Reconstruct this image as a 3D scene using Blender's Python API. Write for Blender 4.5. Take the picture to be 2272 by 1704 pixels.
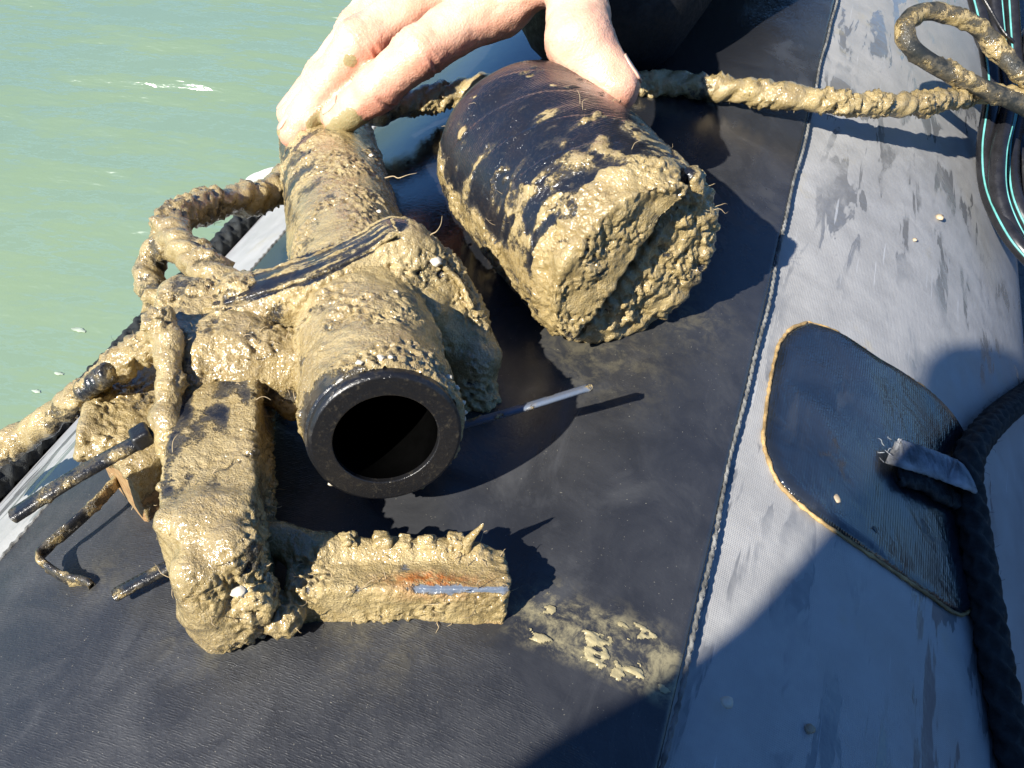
import bpy, bmesh, math, random
import numpy as np
from mathutils import Matrix, Vector

scene = bpy.context.scene
for o in list(bpy.data.objects):
    bpy.data.objects.remove(o)
V = lambda *a: np.array(a, dtype=float)

# ------------------------------------------------------------------ camera
TUBE_R = 0.29                                    # inflatable tube, axis along +Y, crest at z = 0
CAM = V(0.101, 0.0, 0.256)
PITCH, YAW, FPX = math.radians(43), math.radians(18.2), 2209.0
HEAD = V(-math.sin(YAW), math.cos(YAW), 0)
RT = V(math.cos(YAW), math.sin(YAW), 0)
FW = math.cos(PITCH) * HEAD - math.sin(PITCH) * V(0, 0, 1)
UP = np.cross(RT, FW)
cam = bpy.data.objects.new('camera', bpy.data.cameras.new('camera'))
scene.collection.objects.link(cam)
cam.matrix_world = Matrix(((RT[0], UP[0], -FW[0], CAM[0]), (RT[1], UP[1], -FW[1], CAM[1]),
                           (RT[2], UP[2], -FW[2], CAM[2]), (0, 0, 0, 1)))
cam.data.sensor_width = 36
cam.data.lens = FPX / 2272 * 36
cam.data.clip_start = 0.01
cam.data.clip_end = 2000
scene.camera = cam

# ------------------------------------------------------------------ sky, sun, exposure
SUN_AZ, SUN_EL = math.radians(-157), math.radians(40)       # azimuth clockwise from +Y
SUN = V(math.cos(SUN_EL) * math.sin(SUN_AZ), math.cos(SUN_EL) * math.cos(SUN_AZ), math.sin(SUN_EL))
w = bpy.data.worlds.new('World')
scene.world = w
w.use_nodes = True
nt = w.node_tree
sky = nt.nodes.new('ShaderNodeTexSky')
sky.sky_type = 'NISHITA'
sky.sun_disc = False
sky.sun_elevation = SUN_EL
sky.sun_rotation = SUN_AZ
sky.dust_density = 0.3
sky.ozone_density = 3.0
bg = nt.nodes['Background']
tint = nt.nodes.new('ShaderNodeMix'); tint.data_type = 'RGBA'; tint.blend_type = 'MULTIPLY'
tint.inputs[0].default_value = 1.0; tint.inputs[7].default_value = (0.52, 0.84, 1.25, 1)     # a deep clean blue sky
nt.links.new(sky.outputs[0], tint.inputs[6])
nt.links.new(tint.outputs[2], bg.inputs[0])
bg.inputs[1].default_value = 0.060
sl = bpy.data.lights.new('sun', 'SUN')
sl.energy = 5.0
sl.angle = math.radians(0.53)
sl.color = (1.0, 0.95, 0.86)
so = bpy.data.objects.new('sun', sl)
scene.collection.objects.link(so)
so.rotation_euler = Vector(-SUN).to_track_quat('-Z', 'Y').to_euler()
vs = scene.view_settings
vs.view_transform = 'Standard'
vs.look = 'None'
vs.exposure = 1.22
vs.gamma = 1.0
vs.use_curve_mapping = False
scene.cycles.max_bounces = 6
scene.cycles.caustics_reflective = False
scene.cycles.caustics_refractive = False

# ------------------------------------------------------------------ placing helpers
def ray(x, y):
    return FW + RT * ((x - 1136) / FPX) + UP * ((852 - y) / FPX)
def PD(x, y, d):                     # a point at depth d (metres) in front of the photographer
    return CAM + ray(x, y) * d
def PH(x, y, h=0.0):                 # a point h above the tube skin
    d = ray(x, y); ox, oz = CAM[0], CAM[2] + TUBE_R
    a = d[0] ** 2 + d[2] ** 2; b = 2 * (ox * d[0] + oz * d[2]); c = ox ** 2 + oz ** 2 - (TUBE_R + h) ** 2
    D = max(b * b - 4 * a * c, 0.0)
    return CAM + d * ((-b - math.sqrt(D)) / (2 * a))
def TB(phi, y, h=0.0):               # tube coordinates: angle from the crest (deg), along, height
    p = math.radians(phi)
    return V((TUBE_R + h) * math.sin(p), y, (TUBE_R + h) * math.cos(p) - TUBE_R)
def tub(phi, y, h=0.0):              # the same for arrays
    p = np.radians(phi)
    return np.stack([(TUBE_R + h) * np.sin(p), y + 0 * p, (TUBE_R + h) * np.cos(p) - TUBE_R], -1)
def toph(P):                         # world -> (phi deg, y, h)
    x, z = P[..., 0], P[..., 2] + TUBE_R
    return np.degrees(np.arctan2(x, z)), P[..., 1], np.hypot(x, z) - TUBE_R
def unit(v):
    v = np.asarray(v, float); return v / np.linalg.norm(v)

# ------------------------------------------------------------------ noise (vectorised gradient noise)
_rng = np.random.RandomState(7)
_perm = np.concatenate([_rng.permutation(256)] * 3)
_g = _rng.normal(size=(256, 3)); _g /= np.linalg.norm(_g, axis=1)[:, None]
_g = _g.astype(np.float32)
def noise(p, scale, seed=0):
    q = (np.asarray(p) / scale + seed * 17.37 + 100.0)
    i = np.floor(q).astype(np.int64); f = (q - i).astype(np.float32); i &= 255
    u = f * f * f * (f * (f * 6 - 15) + 10)
    def g(dx, dy, dz):
        h = _perm[_perm[_perm[(i[:, 0] + dx) & 255] + ((i[:, 1] + dy) & 255)] + ((i[:, 2] + dz) & 255)]
        G = _g[h]
        return G[:, 0] * (f[:, 0] - dx) + G[:, 1] * (f[:, 1] - dy) + G[:, 2] * (f[:, 2] - dz)
    L = lambda a, b, t: a + (b - a) * t
    x0 = L(L(g(0, 0, 0), g(1, 0, 0), u[:, 0]), L(g(0, 1, 0), g(1, 1, 0), u[:, 0]), u[:, 1])
    x1 = L(L(g(0, 0, 1), g(1, 0, 1), u[:, 0]), L(g(0, 1, 1), g(1, 1, 1), u[:, 0]), u[:, 1])
    return L(x0, x1, u[:, 2]) * 1.6
def fbm(p, scale, oct=3, seed=0):
    s = 0; a = 1.0
    for k in range(oct):
        s = s + a * noise(p, scale / 2 ** k, seed + k * 5); a *= 0.5
    return s
def sstep(a, b, x):
    t = np.clip((x - a) / (b - a), 0, 1); return t * t * (3 - 2 * t)

# ------------------------------------------------------------------ mesh helpers
COL = scene.collection
def tag(o, label=None, cat=None, group=None, kind=None):
    if label: o['label'] = label
    if cat: o['category'] = cat
    if group: o['group'] = group
    if kind: o['kind'] = kind
    return o
def adopt(o, parent):
    if parent is not None:
        o.parent = parent
        o.matrix_parent_inverse = parent.matrix_basis.inverted() if parent.parent is None else \
            (parent.parent.matrix_basis @ parent.matrix_parent_inverse @ parent.matrix_basis if False else Matrix.Identity(4))
    return o
def empty(name, loc):
    o = bpy.data.objects.new(name, None); COL.objects.link(o)
    o.empty_display_size = 0.02; o.location = tuple(loc)
    return o
def mesh_obj(name, v, f, mat, parent=None, attrs=None, smooth=True):
    me = bpy.data.meshes.new(name)
    v = np.asarray(v, np.float32)
    if isinstance(f, np.ndarray):
        k = f.shape[1]
        me.vertices.add(len(v)); me.vertices.foreach_set('co', v.ravel())
        me.loops.add(f.size); me.loops.foreach_set('vertex_index', f.ravel().astype(np.int32))
        me.polygons.add(len(f)); me.polygons.foreach_set('loop_start', np.arange(0, f.size, k, dtype=np.int32))
        me.polygons.foreach_set('loop_total', np.full(len(f), k, np.int32))
        me.update(calc_edges=True); me.validate()
    else:
        me.from_pydata([tuple(map(float, a)) for a in v], [], f)
    me.polygons.foreach_set('use_smooth', np.full(len(me.polygons), smooth))
    if attrs:
        for n, a in attrs.items():
            at = me.attributes.new(n, 'FLOAT', 'POINT'); at.data.foreach_set('value', np.asarray(a, np.float32))
    if mat: me.materials.append(mat)
    o = bpy.data.objects.new(name, me); COL.objects.link(o)
    return adopt(o, parent)
def normals(v, f):
    n = np.zeros_like(v)
    a, b, c, d = (v[f[:, k]] for k in range(4))
    fn = np.cross(c - a, d - b)
    for k in range(4):
        for j in range(3): n[:, j] += np.bincount(f[:, k], fn[:, j], len(v))
    return n / np.maximum(np.linalg.norm(n, axis=1), 1e-12)[:, None]

def surface_nets(S, o, h):
    inside = S < 0
    c = [(0,0,0),(1,0,0),(0,1,0),(1,1,0),(0,0,1),(1,0,1),(0,1,1),(1,1,1)]
    nx, ny, nz = (s - 1 for s in S.shape)
    cnt = np.zeros((nx, ny, nz), np.int8)
    for a in c: cnt += inside[a[0]:nx+a[0], a[1]:ny+a[1], a[2]:nz+a[2]]
    act = (cnt > 0) & (cnt < 8)
    I = np.argwhere(act)
    idx = np.full(act.shape, -1, np.int64); idx[act] = np.arange(len(I))
    cv = np.stack([S[I[:,0]+a[0], I[:,1]+a[1], I[:,2]+a[2]] for a in c], 1).astype(np.float64)
    ca = np.array(c, float)
    acc = np.zeros((len(I), 3)); num = np.zeros(len(I))
    for i in range(8):
        for j in range(i + 1, 8):
            if np.abs(ca[i] - ca[j]).sum() != 1: continue
            m = (cv[:, i] < 0) != (cv[:, j] < 0)
            t = np.where(m, cv[:, i] / np.where(m, cv[:, i] - cv[:, j], 1), 0)
            acc += np.where(m[:, None], ca[i] + t[:, None] * (ca[j] - ca[i]), 0); num += m
    v = o + h * (I + acc / num[:, None])
    F = []
    for ax in range(3):
        b, d = [(1, 2), (2, 0), (0, 1)][ax]
        lo = [slice(None)] * 3; hi = [slice(None)] * 3
        lo[ax] = slice(0, -1); hi[ax] = slice(1, None)
        A = inside[tuple(lo)]; B = inside[tuple(hi)]
        E = np.argwhere(A != B)
        ok = (E[:, b] > 0) & (E[:, d] > 0) & (E[:, b] < S.shape[b] - 1) & (E[:, d] < S.shape[d] - 1)
        E = E[ok]
        fl = A[tuple(E.T)]
        q = []
        for (db, dd) in ((0, 0), (-1, 0), (-1, -1), (0, -1)):
            e = E.copy(); e[:, b] += db; e[:, d] += dd
            q.append(idx[tuple(e.T)])
        q = np.stack(q, 1)
        q[~fl] = q[~fl][:, ::-1]
        F.append(q)
    f = np.concatenate(F)
    f = f[(f >= 0).all(1)]
    return v, f

class Grid:                       # an SDF evaluated on a box of points
    def __init__(s, pts, pad, h):
        pts = np.asarray(pts); s.o = pts.min(0) - pad; hi = pts.max(0) + pad; s.h = h
        n = np.ceil((hi - s.o) / h).astype(int) + 1
        s.x = (s.o[0] + h * np.arange(n[0])).astype(np.float32)[:, None, None]
        s.y = (s.o[1] + h * np.arange(n[1])).astype(np.float32)[None, :, None]
        s.z = (s.o[2] + h * np.arange(n[2])).astype(np.float32)[None, None, :]
    def mesh(s, S):
        return surface_nets(S, s.o, s.h)
    def loc(s, c, X, Y, Z):       # coordinates in an oriented frame
        dx, dy, dz = s.x - c[0], s.y - c[1], s.z - c[2]
        return tuple(dx * A[0] + dy * A[1] + dz * A[2] for A in (X, Y, Z))
    def cone(s, a, b, ra, rb):
        ab = b - a; L2 = float(ab @ ab)
        t = np.clip(((s.x - a[0]) * ab[0] + (s.y - a[1]) * ab[1] + (s.z - a[2]) * ab[2]) / max(L2, 1e-9), 0, 1)
        d = np.sqrt((s.x - a[0] - t * ab[0]) ** 2 + (s.y - a[1] - t * ab[1]) ** 2 + (s.z - a[2] - t * ab[2]) ** 2)
        return d - (ra + t * (rb - ra))
    def box(s, c, X, Y, Z, hx, hy, hz, r):
        x, y, z = s.loc(c, X, Y, Z)
        qx, qy, qz = np.abs(x) - hx + r, np.abs(y) - hy + r, np.abs(z) - hz + r
        return np.sqrt(np.maximum(qx, 0) ** 2 + np.maximum(qy, 0) ** 2 + np.maximum(qz, 0) ** 2) + \
            np.minimum(np.maximum(qx, np.maximum(qy, qz)), 0) - r
    def ell(s, c, X, Y, Z, a, b, cc):
        x, y, z = s.loc(c, X, Y, Z)
        k = np.sqrt((x / a) ** 2 + (y / b) ** 2 + (z / cc) ** 2)
        return (k - 1) * min(a, b, cc)
def smin(a, b, k):
    h = np.clip(0.5 + 0.5 * (b - a) / k, 0, 1)
    return b + (a - b) * h - k * h * (1 - h)
def chain(G, pts, rs, k):
    d = None
    for i in range(len(pts) - 1):
        e = G.cone(pts[i], pts[i + 1], rs[i], rs[i + 1]); d = e if d is None else smin(d, e, k)
    return d

def spline(pts, n):
    P = np.asarray(pts, float)
    P = np.vstack([2 * P[0] - P[1], P, 2 * P[-1] - P[-2]])
    out = []
    m = len(P) - 3
    for t in np.linspace(0, m - 1e-6, n):
        i = int(t); u = t - i
        a, b, c, d = P[i:i + 4]
        out.append(0.5 * ((2 * b) + (c - a) * u + (2 * a - 5 * b + 4 * c - d) * u * u + (3 * b - a - 3 * c + d) * u ** 3))
    out = np.array(out)
    s = np.concatenate([[0], np.cumsum(np.linalg.norm(np.diff(out, axis=0), axis=1))])
    tt = np.linspace(0, s[-1], n)
    return np.stack([np.interp(tt, s, out[:, k]) for k in range(out.shape[1])], 1), s[-1]
def frames(c, ref=(0, 0, 1)):
    T = np.gradient(c, axis=0); T /= np.linalg.norm(T, axis=1)[:, None]
    N = np.zeros_like(T); n = np.asarray(ref, float)
    for i in range(len(T)):
        n = n - T[i] * (n @ T[i]); n /= np.linalg.norm(n); N[i] = n
    return T, N, np.cross(T, N)
def tube_faces(n, m):
    i, j = np.meshgrid(np.arange(n - 1), np.arange(m), indexing='ij'); i, j = i.ravel(), j.ravel(); k = (j + 1) % m
    return np.stack([i * m + j, i * m + k, (i + 1) * m + k, (i + 1) * m + j], 1)
def sweep(pts, rad, step=0.0012, m=20, prof=None, ref=(0, 0, 1)):
    """tube along a path; rad number or function(s 0..1); prof(theta, s_metres) -> radius factor; returns verts, faces, centre, frames, s, theta"""
    L0 = np.linalg.norm(np.diff(np.asarray(pts)[:, :3], axis=0), axis=1).sum()
    n = max(8, int(L0 / step))
    c, L = spline(pts, n)
    T, N, B = frames(c, ref)
    th = np.linspace(0, 2 * np.pi, m, endpoint=False)
    s = np.linspace(0, L, n)
    r = np.array([rad(x) if callable(rad) else rad for x in s / L])[:, None] * np.ones(m)[None]
    if prof is not None: r = r * prof(th[None, :], s[:, None])
    r[0] *= 0.05; r[-1] *= 0.05
    if n > 4: r[1] *= 0.75; r[-2] *= 0.75
    v = c[:, None] + r[..., None] * (np.cos(th)[None, :, None] * N[:, None] + np.sin(th)[None, :, None] * B[:, None])
    nr = (np.cos(th)[None, :, None] * N[:, None] + np.sin(th)[None, :, None] * B[:, None]) * np.ones_like(v)
    f = tube_faces(n, m)
    return v.reshape(-1, 3), f[:, ::-1].copy(), nr.reshape(-1, 3)
def ribbon(pts, w, t, refs, step=0.0015, rib=0.0):
    """flat strap with rectangular section; refs = face normal"""
    L0 = np.linalg.norm(np.diff(np.asarray(pts), axis=0), axis=1).sum()
    n = max(8, int(L0 / step)); c, L = spline(pts, n)
    T, N, B = frames(c, refs)
    s = np.linspace(0, L, n)
    prof = [(-1, .3), (-.8, 1), (-.3, 1), (.3, 1), (.8, 1), (1, .3), (1, -.3), (.8, -1), (-.8, -1), (-1, -.3)]
    v = []
    for i in range(n):
        tp = 1.0 if 0 < i < n - 1 else 0.6
        for a, b in prof:
            k = (1 if (b <= 0 or abs(a) > .6) else 1 + rib * (1 if i % 2 else -1))
            v.append(c[i] + B[i] * a * w / 2 * tp + N[i] * b * k * t / 2)
    m = len(prof)
    f = [tuple(map(int, q)) for q in tube_faces(n, m)] + [tuple(range(m)), tuple(range((n - 1) * m, n * m))[::-1]]
    return np.array(v), f

# ------------------------------------------------------------------ materials
def mat(name):
    m = bpy.data.materials.new(name); m.use_nodes = True
    return m, m.node_tree, m.node_tree.nodes['Principled BSDF']
class NB:
    def __init__(s, nt): s.nt = nt
    def n(s, t, **k):
        x = s.nt.nodes.new(t)
        for a, b in k.items(): setattr(x, a, b)
        return x
    def put(s, sock, val):
        if hasattr(val, 'is_output') or isinstance(val, bpy.types.NodeSocket): s.nt.links.new(val, sock)
        else:
            if isinstance(val, tuple) and len(val) == 3 and sock.type == 'RGBA': val = (*val, 1)
            sock.default_value = val
    def coord(s, scale=(1, 1, 1), rot=(0, 0, 0)):
        t = s.n('ShaderNodeTexCoord'); m = s.n('ShaderNodeMapping')
        s.nt.links.new(t.outputs['Object'], m.inputs[0])
        m.inputs['Scale'].default_value = scale; m.inputs['Rotation'].default_value = rot
        return m.outputs[0]
    def noise(s, vec, scale, detail=3, rough=.55, dist=0.0):
        x = s.n('ShaderNodeTexNoise'); s.put(x.inputs['Vector'], vec)
        x.inputs['Scale'].default_value = scale; x.inputs['Detail'].default_value = detail
        x.inputs['Roughness'].default_value = rough; x.inputs['Distortion'].default_value = dist
        return x.outputs['Fac']
    def vor(s, vec, scale, feat='F1'):
        x = s.n('ShaderNodeTexVoronoi', feature=feat); s.put(x.inputs['Vector'], vec); x.inputs['Scale'].default_value = scale
        return x.outputs['Distance']
    def wave(s, vec, scale, dist=0, prof='SIN', dirn='X'):
        x = s.n('ShaderNodeTexWave', wave_profile=prof, bands_direction=dirn); s.put(x.inputs['Vector'], vec)
        x.inputs['Scale'].default_value = scale; x.inputs['Distortion'].default_value = dist
        return x.outputs['Fac']
    def math(s, op, a, b=0.0, clamp=False):
        x = s.n('ShaderNodeMath', operation=op, use_clamp=clamp); s.put(x.inputs[0], a); s.put(x.inputs[1], b)
        return x.outputs[0]
    def ss(s, val, a, b, lo=0.0, hi=1.0):
        x = s.n('ShaderNodeMapRange', interpolation_type='SMOOTHSTEP'); s.put(x.inputs[0], val)
        for i, q in enumerate((a, b, lo, hi)): x.inputs[i + 1].default_value = q
        return x.outputs[0]
    def mix(s, fac, a, b):
        x = s.n('ShaderNodeMix', data_type='RGBA'); s.put(x.inputs[0], fac); s.put(x.inputs[6], a); s.put(x.inputs[7], b)
        return x.outputs[2]
    def mixf(s, fac, a, b):
        x = s.n('ShaderNodeMix', data_type='FLOAT'); s.put(x.inputs[0], fac); s.put(x.inputs[2], a); s.put(x.inputs[3], b)
        return x.outputs[0]
    def attr(s, name):
        x = s.n('ShaderNodeAttribute', attribute_name=name); return x.outputs['Fac']
    def bump(s, height, dist, strength=1.0, prev=None):
        x = s.n('ShaderNodeBump'); s.put(x.inputs['Height'], height); x.inputs['Distance'].default_value = dist
        x.inputs['Strength'].default_value = strength
        if prev is not None: s.put(x.inputs['Normal'], prev)
        return x.outputs[0]
    def sep(s, vec):
        x = s.n('ShaderNodeSeparateXYZ'); s.put(x.inputs[0], vec); return x.outputs

def muddy(name, under=(0.012, 0.013, 0.016), under_rough=0.22, wood=False, tape=False):
    """a material under wet estuary mud; attribute mud = how thick the mud is, rust = rust stain"""
    m, nt, P = mat(name); b = NB(nt)
    c = b.coord()
    mud = b.attr('mud'); rust = b.attr('rust')
    n1, n2, n3 = b.noise(c, 90, 4), b.noise(c, 420, 4, .65), b.noise(c, 1500, 3, .6)
    # broken edge of the coat, brushed streaks
    e = b.math('ADD', mud, b.math('MULTIPLY', b.math('SUBTRACT', n2, .5), .9))
    e = b.math('ADD', e, b.math('MULTIPLY', b.math('SUBTRACT', n3, .5), .5))
    k = b.ss(e, .34, .56)
    mc = b.mix(b.ss(n1, .3, .7), (0.290, 0.212, 0.086), (0.395, 0.298, 0.134))
    mc = b.mix(b.ss(n2, .38, .75), mc, (0.355, 0.275, 0.135))
    mc = b.mix(b.ss(n3, .62, .8, 0, .55), mc, (0.150, 0.105, 0.043))
    n0 = b.noise(c, 34, 4, .6, .6)
    mc = b.mix(b.ss(n0, .36, .52, .45, 0), mc, (0.215, 0.150, 0.058))
    mc = b.mix(b.ss(n0, .54, .68, 0, .6), mc, (0.44, 0.345, 0.178))
    mc = b.mix(b.math('MULTIPLY', rust, b.ss(n2, .3, .6)), mc, (0.36, 0.11, 0.018))
    uc = under
    if wood:
        wn = b.noise(b.coord((60, 420, 700), (0, 0, .5)), 1, 5, .65)
        uc = b.mix(b.ss(wn, .35, .68), (0.20, 0.105, 0.040), (0.44, 0.28, 0.13))
        uc = b.mix(b.ss(n1, .5, .7, 0, .5), uc, (0.30, 0.22, 0.11))
    elif tape:
        uc = b.mix(b.ss(n1, .35, .7), under, (0.014, 0.013, 0.015))
    # a thin grey film of silt where the mud is nearly wiped off
    film = b.ss(e, .02, .45, 0, .14 if tape else .28)
    uc2 = b.mix(film, uc, (0.24, 0.20, 0.13))
    P.inputs['Base Color'].default_value = (0, 0, 0, 1)
    b.put(P.inputs['Base Color'], b.mix(k, uc2, mc))
    r = b.mixf(k, b.math('ADD', under_rough, b.math('MULTIPLY', film, .6)), b.ss(n2, .3, .75, .13, .36))
    b.put(P.inputs['Roughness'], r)
    P.inputs['Specular IOR Level'].default_value = .35
    n4 = b.noise(c, 3600, 2, .5)
    h = b.math('ADD', b.math('MULTIPLY', n2, 1.0), b.math('MULTIPLY', n3, .7))
    h = b.math('ADD', h, b.math('MULTIPLY', n4, .22))
    h = b.math('ADD', b.math('MULTIPLY', h, b.mixf(k, .12, 1.0)), b.math('MULTIPLY', k, .35))
    nb = b.bump(h, .0011, .9)
    if tape:
        tw = b.wave(b.coord((1, 1, 1), (0, 0, math.radians(36))), 260, 1.5)
        nb2 = b.bump(b.math('MULTIPLY', tw, b.math('SUBTRACT', 1.0, k)), .00012, .4, nb); nb = nb2
    b.put(P.inputs['Normal'], nb)
    b.put(P.inputs['Coat Weight'], b.mixf(k, .2, b.ss(n0, .40, .62, 1.0, .45))); P.inputs['Coat Roughness'].default_value = .15
    P.inputs['Coat IOR'].default_value = 1.65
    b.put(P.inputs['Coat Normal'], b.bump(b.math('ADD', b.noise(c, 520, 2, .5), b.math('MULTIPLY', b.noise(c, 1300, 1), .25)), .0011, 1.0))
    return m
MUD_PLASTIC = muddy('mud_on_black_plastic')
MUD_TAPE = muddy('mud_on_black_tape', (0.009, 0.011, 0.016), .12, tape=True)
MUD_WOOD = muddy('mud_on_wood', under_rough=.6, wood=True)
MUD_METAL_TIE_GLINT = muddy('mud_on_blue_grey_metal_and_tie_glint', (0.10, 0.125, 0.17), .35)
MUD_RING = muddy('silt_on_black_ring', (0.009, 0.009, 0.010), .30)
MUD_ROPE = muddy('mud_on_dark_rope', (0.013, 0.015, 0.014), .6)

def simple(name, col, rough, bump=None, var=0.25, spec=.5):
    m, nt, P = mat(name); b = NB(nt); c = b.coord()
    n = b.noise(c, 120, 4)
    b.put(P.inputs['Base Color'], b.mix(b.ss(n, .3, .7), tuple(x * (1 - var) for x in col), tuple(x * (1 + var) for x in col)))
    b.put(P.inputs['Roughness'], b.ss(b.noise(c, 300, 3), .3, .7, rough * .8, min(1, rough * 1.2)))
    P.inputs['Specular IOR Level'].default_value = spec
    if bump: b.put(P.inputs['Normal'], b.bump(b.noise(c, bump[0], 4, .6), bump[1]))
    return m
BLACK_PLASTIC = simple('black_plastic', (0.009, 0.009, 0.010), .36, (900, .0002))
BORE_SHADE = simple('pipe_bore_shade', (0.0012, 0.0012, 0.0012), 1.0, spec=0.0)  # blacker than the plastic: shade of the deep bore put into the colour
ROPE_BLACK = simple('black_braided_rope', (0.018, 0.020, 0.020), .7, (1800, .0006), .4, .3)
CABLE = simple('black_cable', (0.013, 0.013, 0.015), .28)
TEAL = simple('teal_stripe', (0.10, 0.34, 0.32), .45)
NEOPRENE = simple('black_neoprene', (0.008, 0.008, 0.009), .65, (700, .0004), .3, .3)
CORD = simple('seam_cord', (0.17, 0.17, 0.16), .7, (2500, .0005), .5, .3)
GLUE = simple('tan_glue_edge', (0.36, 0.24, 0.10), .5, (1500, .0005), .5)
WEB = simple('grey_webbing', (0.32, 0.325, 0.33), .8, (2600, .0008), .45, .2)
PEB = simple('pebble', (0.38, 0.30, 0.20), .5, (900, .0005), .4)
SHELL = simple('shell_white', (0.58, 0.52, 0.41), .35, (900, .0003), .15)
ROOT = simple('root_fibre', (0.34, 0.26, 0.15), .6)
WHITE = simple('white_cord', (0.46, 0.47, 0.42), .6, (1500, .0005), .2)
FOAM = simple('foam', (0.32, 0.37, 0.29), .6)
COAT = simple('dark_jacket', (0.03, 0.035, 0.05), .8)
DARK_REFLECT_TUBE = simple('dark_tube_for_reflection', (0.035, 0.037, 0.042), .55)
DECK = simple('deck_grey', (0.06, 0.065, 0.07), .6, (400, .0008))

def make_grey():
    m, nt, P = mat('grey_hypalon'); b = NB(nt); c = b.coord()
    big = b.noise(b.coord((9, 5, 9), (0, 0, .5)), 1.4, 5, .62, .8)
    fine = b.noise(c, 700, 3); mid = b.noise(c, 45, 5, .65)
    st = b.noise(b.coord((70, 14, 70), (0, 0, -.62)), 1, 4, .6, .5)
    wet = b.math('MULTIPLY', b.ss(st, .53, .57), b.ss(big, .40, .55))
    col = b.mix(b.ss(mid, .3, .7), (0.285, 0.280, 0.270), (0.355, 0.350, 0.338))
    col = b.mix(b.ss(big, .45, .75, 0, .35), col, (0.26, 0.265, 0.272))
    col = b.mix(b.math('MULTIPLY', wet, .8), col, (0.12, 0.124, 0.128))
    silt = b.math('MULTIPLY', b.ss(b.noise(c, 22, 5, .7), .60, .72), .45)
    col = b.mix(silt, col, (0.34, 0.30, 0.20))
    scr = b.math('MULTIPLY', b.ss(b.noise(b.coord((500, 18, 300), (0, 0, .9)), 1, 2), .70, .74), .5)
    col = b.mix(scr, col, (0.52, 0.53, 0.54))
    b.put(P.inputs['Base Color'], col)
    b.put(P.inputs['Roughness'], b.mixf(wet, b.ss(mid, .3, .7, .40, .56), .16))
    wv = b.math('MULTIPLY', b.wave(b.coord(), 420, 0, dirn='Y'), b.wave(b.coord(), 420, 0, dirn='X'))
    h = b.math('ADD', b.math('MULTIPLY', wv, b.math('SUBTRACT', 1.0, wet)), b.math('MULTIPLY', fine, .7))
    nb = b.bump(h, .00011, .7)
    nb = b.bump(mid, .0015, .35, nb)
    b.put(P.inputs['Normal'], nb)
    return m
GREY = make_grey()
def make_strip():
    m, nt, P = mat('black_wear_strip_rubber'); b = NB(nt); c = b.coord()
    x, y, z = b.sep(c)[:3]
    mid = b.noise(c, 38, 5, .65, .6); fine = b.noise(c, 900, 3)
    # the near part is dry woven rubber, the far part is wet; the edge runs across the strip
    edge = b.math('ADD', b.math('SUBTRACT', y, b.math('MULTIPLY', x, -.62)), b.math('MULTIPLY', b.math('SUBTRACT', b.noise(c, 30, 4), .5), .012))
    wet = b.ss(edge, .178, .182)
    gl = b.ss(b.math('SUBTRACT', b.math('MULTIPLY', x, -1.0), b.math('MULTIPLY', y, -.25)), .055, .11)
    gl = b.math('MULTIPLY', gl, b.ss(y, .20, .29))
    haze = b.ss(b.noise(b.coord((26, 16, 26), (0, 0, .7)), 1, 5, .68, .9), .5, .72)
    col = b.mix(b.ss(mid, .3, .7), (0.022, 0.023, 0.026), (0.037, 0.038, 0.041))
    col = b.mix(b.math('MULTIPLY', haze, .45), col, (0.070, 0.071, 0.073))
    speck = b.ss(b.noise(c, 1300, 2, .5), .72, .77)
    col = b.mix(b.math('MULTIPLY', speck, .6), col, (0.30, 0.28, 0.22))
    col = b.mix(gl, col, (0.012, 0.013, 0.016))
    b.put(P.inputs['Specular IOR Level'], b.mixf(gl, .5, .95))
    film = b.math('MULTIPLY', b.ss(b.noise(b.coord((110, 110, 110)), 1, 5, .75, .4), .40, .66), b.attr('film'))
    col = b.mix(b.math('MULTIPLY', film, .75), col, (0.30, 0.26, 0.15))
    b.put(P.inputs['Base Color'], col)
    rg = b.mixf(wet, b.ss(mid, .3, .7, .40, .55), b.ss(haze, 0, 1, .26, .46))
    b.put(P.inputs['Roughness'], b.mixf(gl, rg, .07))
    wv = b.wave(b.coord((1, 1, 1), (0, 0, .06)), 430, 4, dirn='Y')
    wv2 = b.noise(b.coord((260, 900, 260), (0, 0, .12)), 1, 2)
    wv = b.math('MULTIPLY', wv, b.ss(b.noise(b.coord((330, 900, 330)), 1, 2), .4, .62))
    h = b.math('ADD', b.math('MULTIPLY', wv, b.mixf(wet, .24, .04)), b.math('MULTIPLY', fine, b.mixf(wet, .8, .25)))
    nb = b.bump(h, .00035, .8)
    nb = b.bump(mid, .0012, .12, nb)
    b.put(P.inputs['Normal'], nb)
    return m
STRIP = make_strip()
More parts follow.
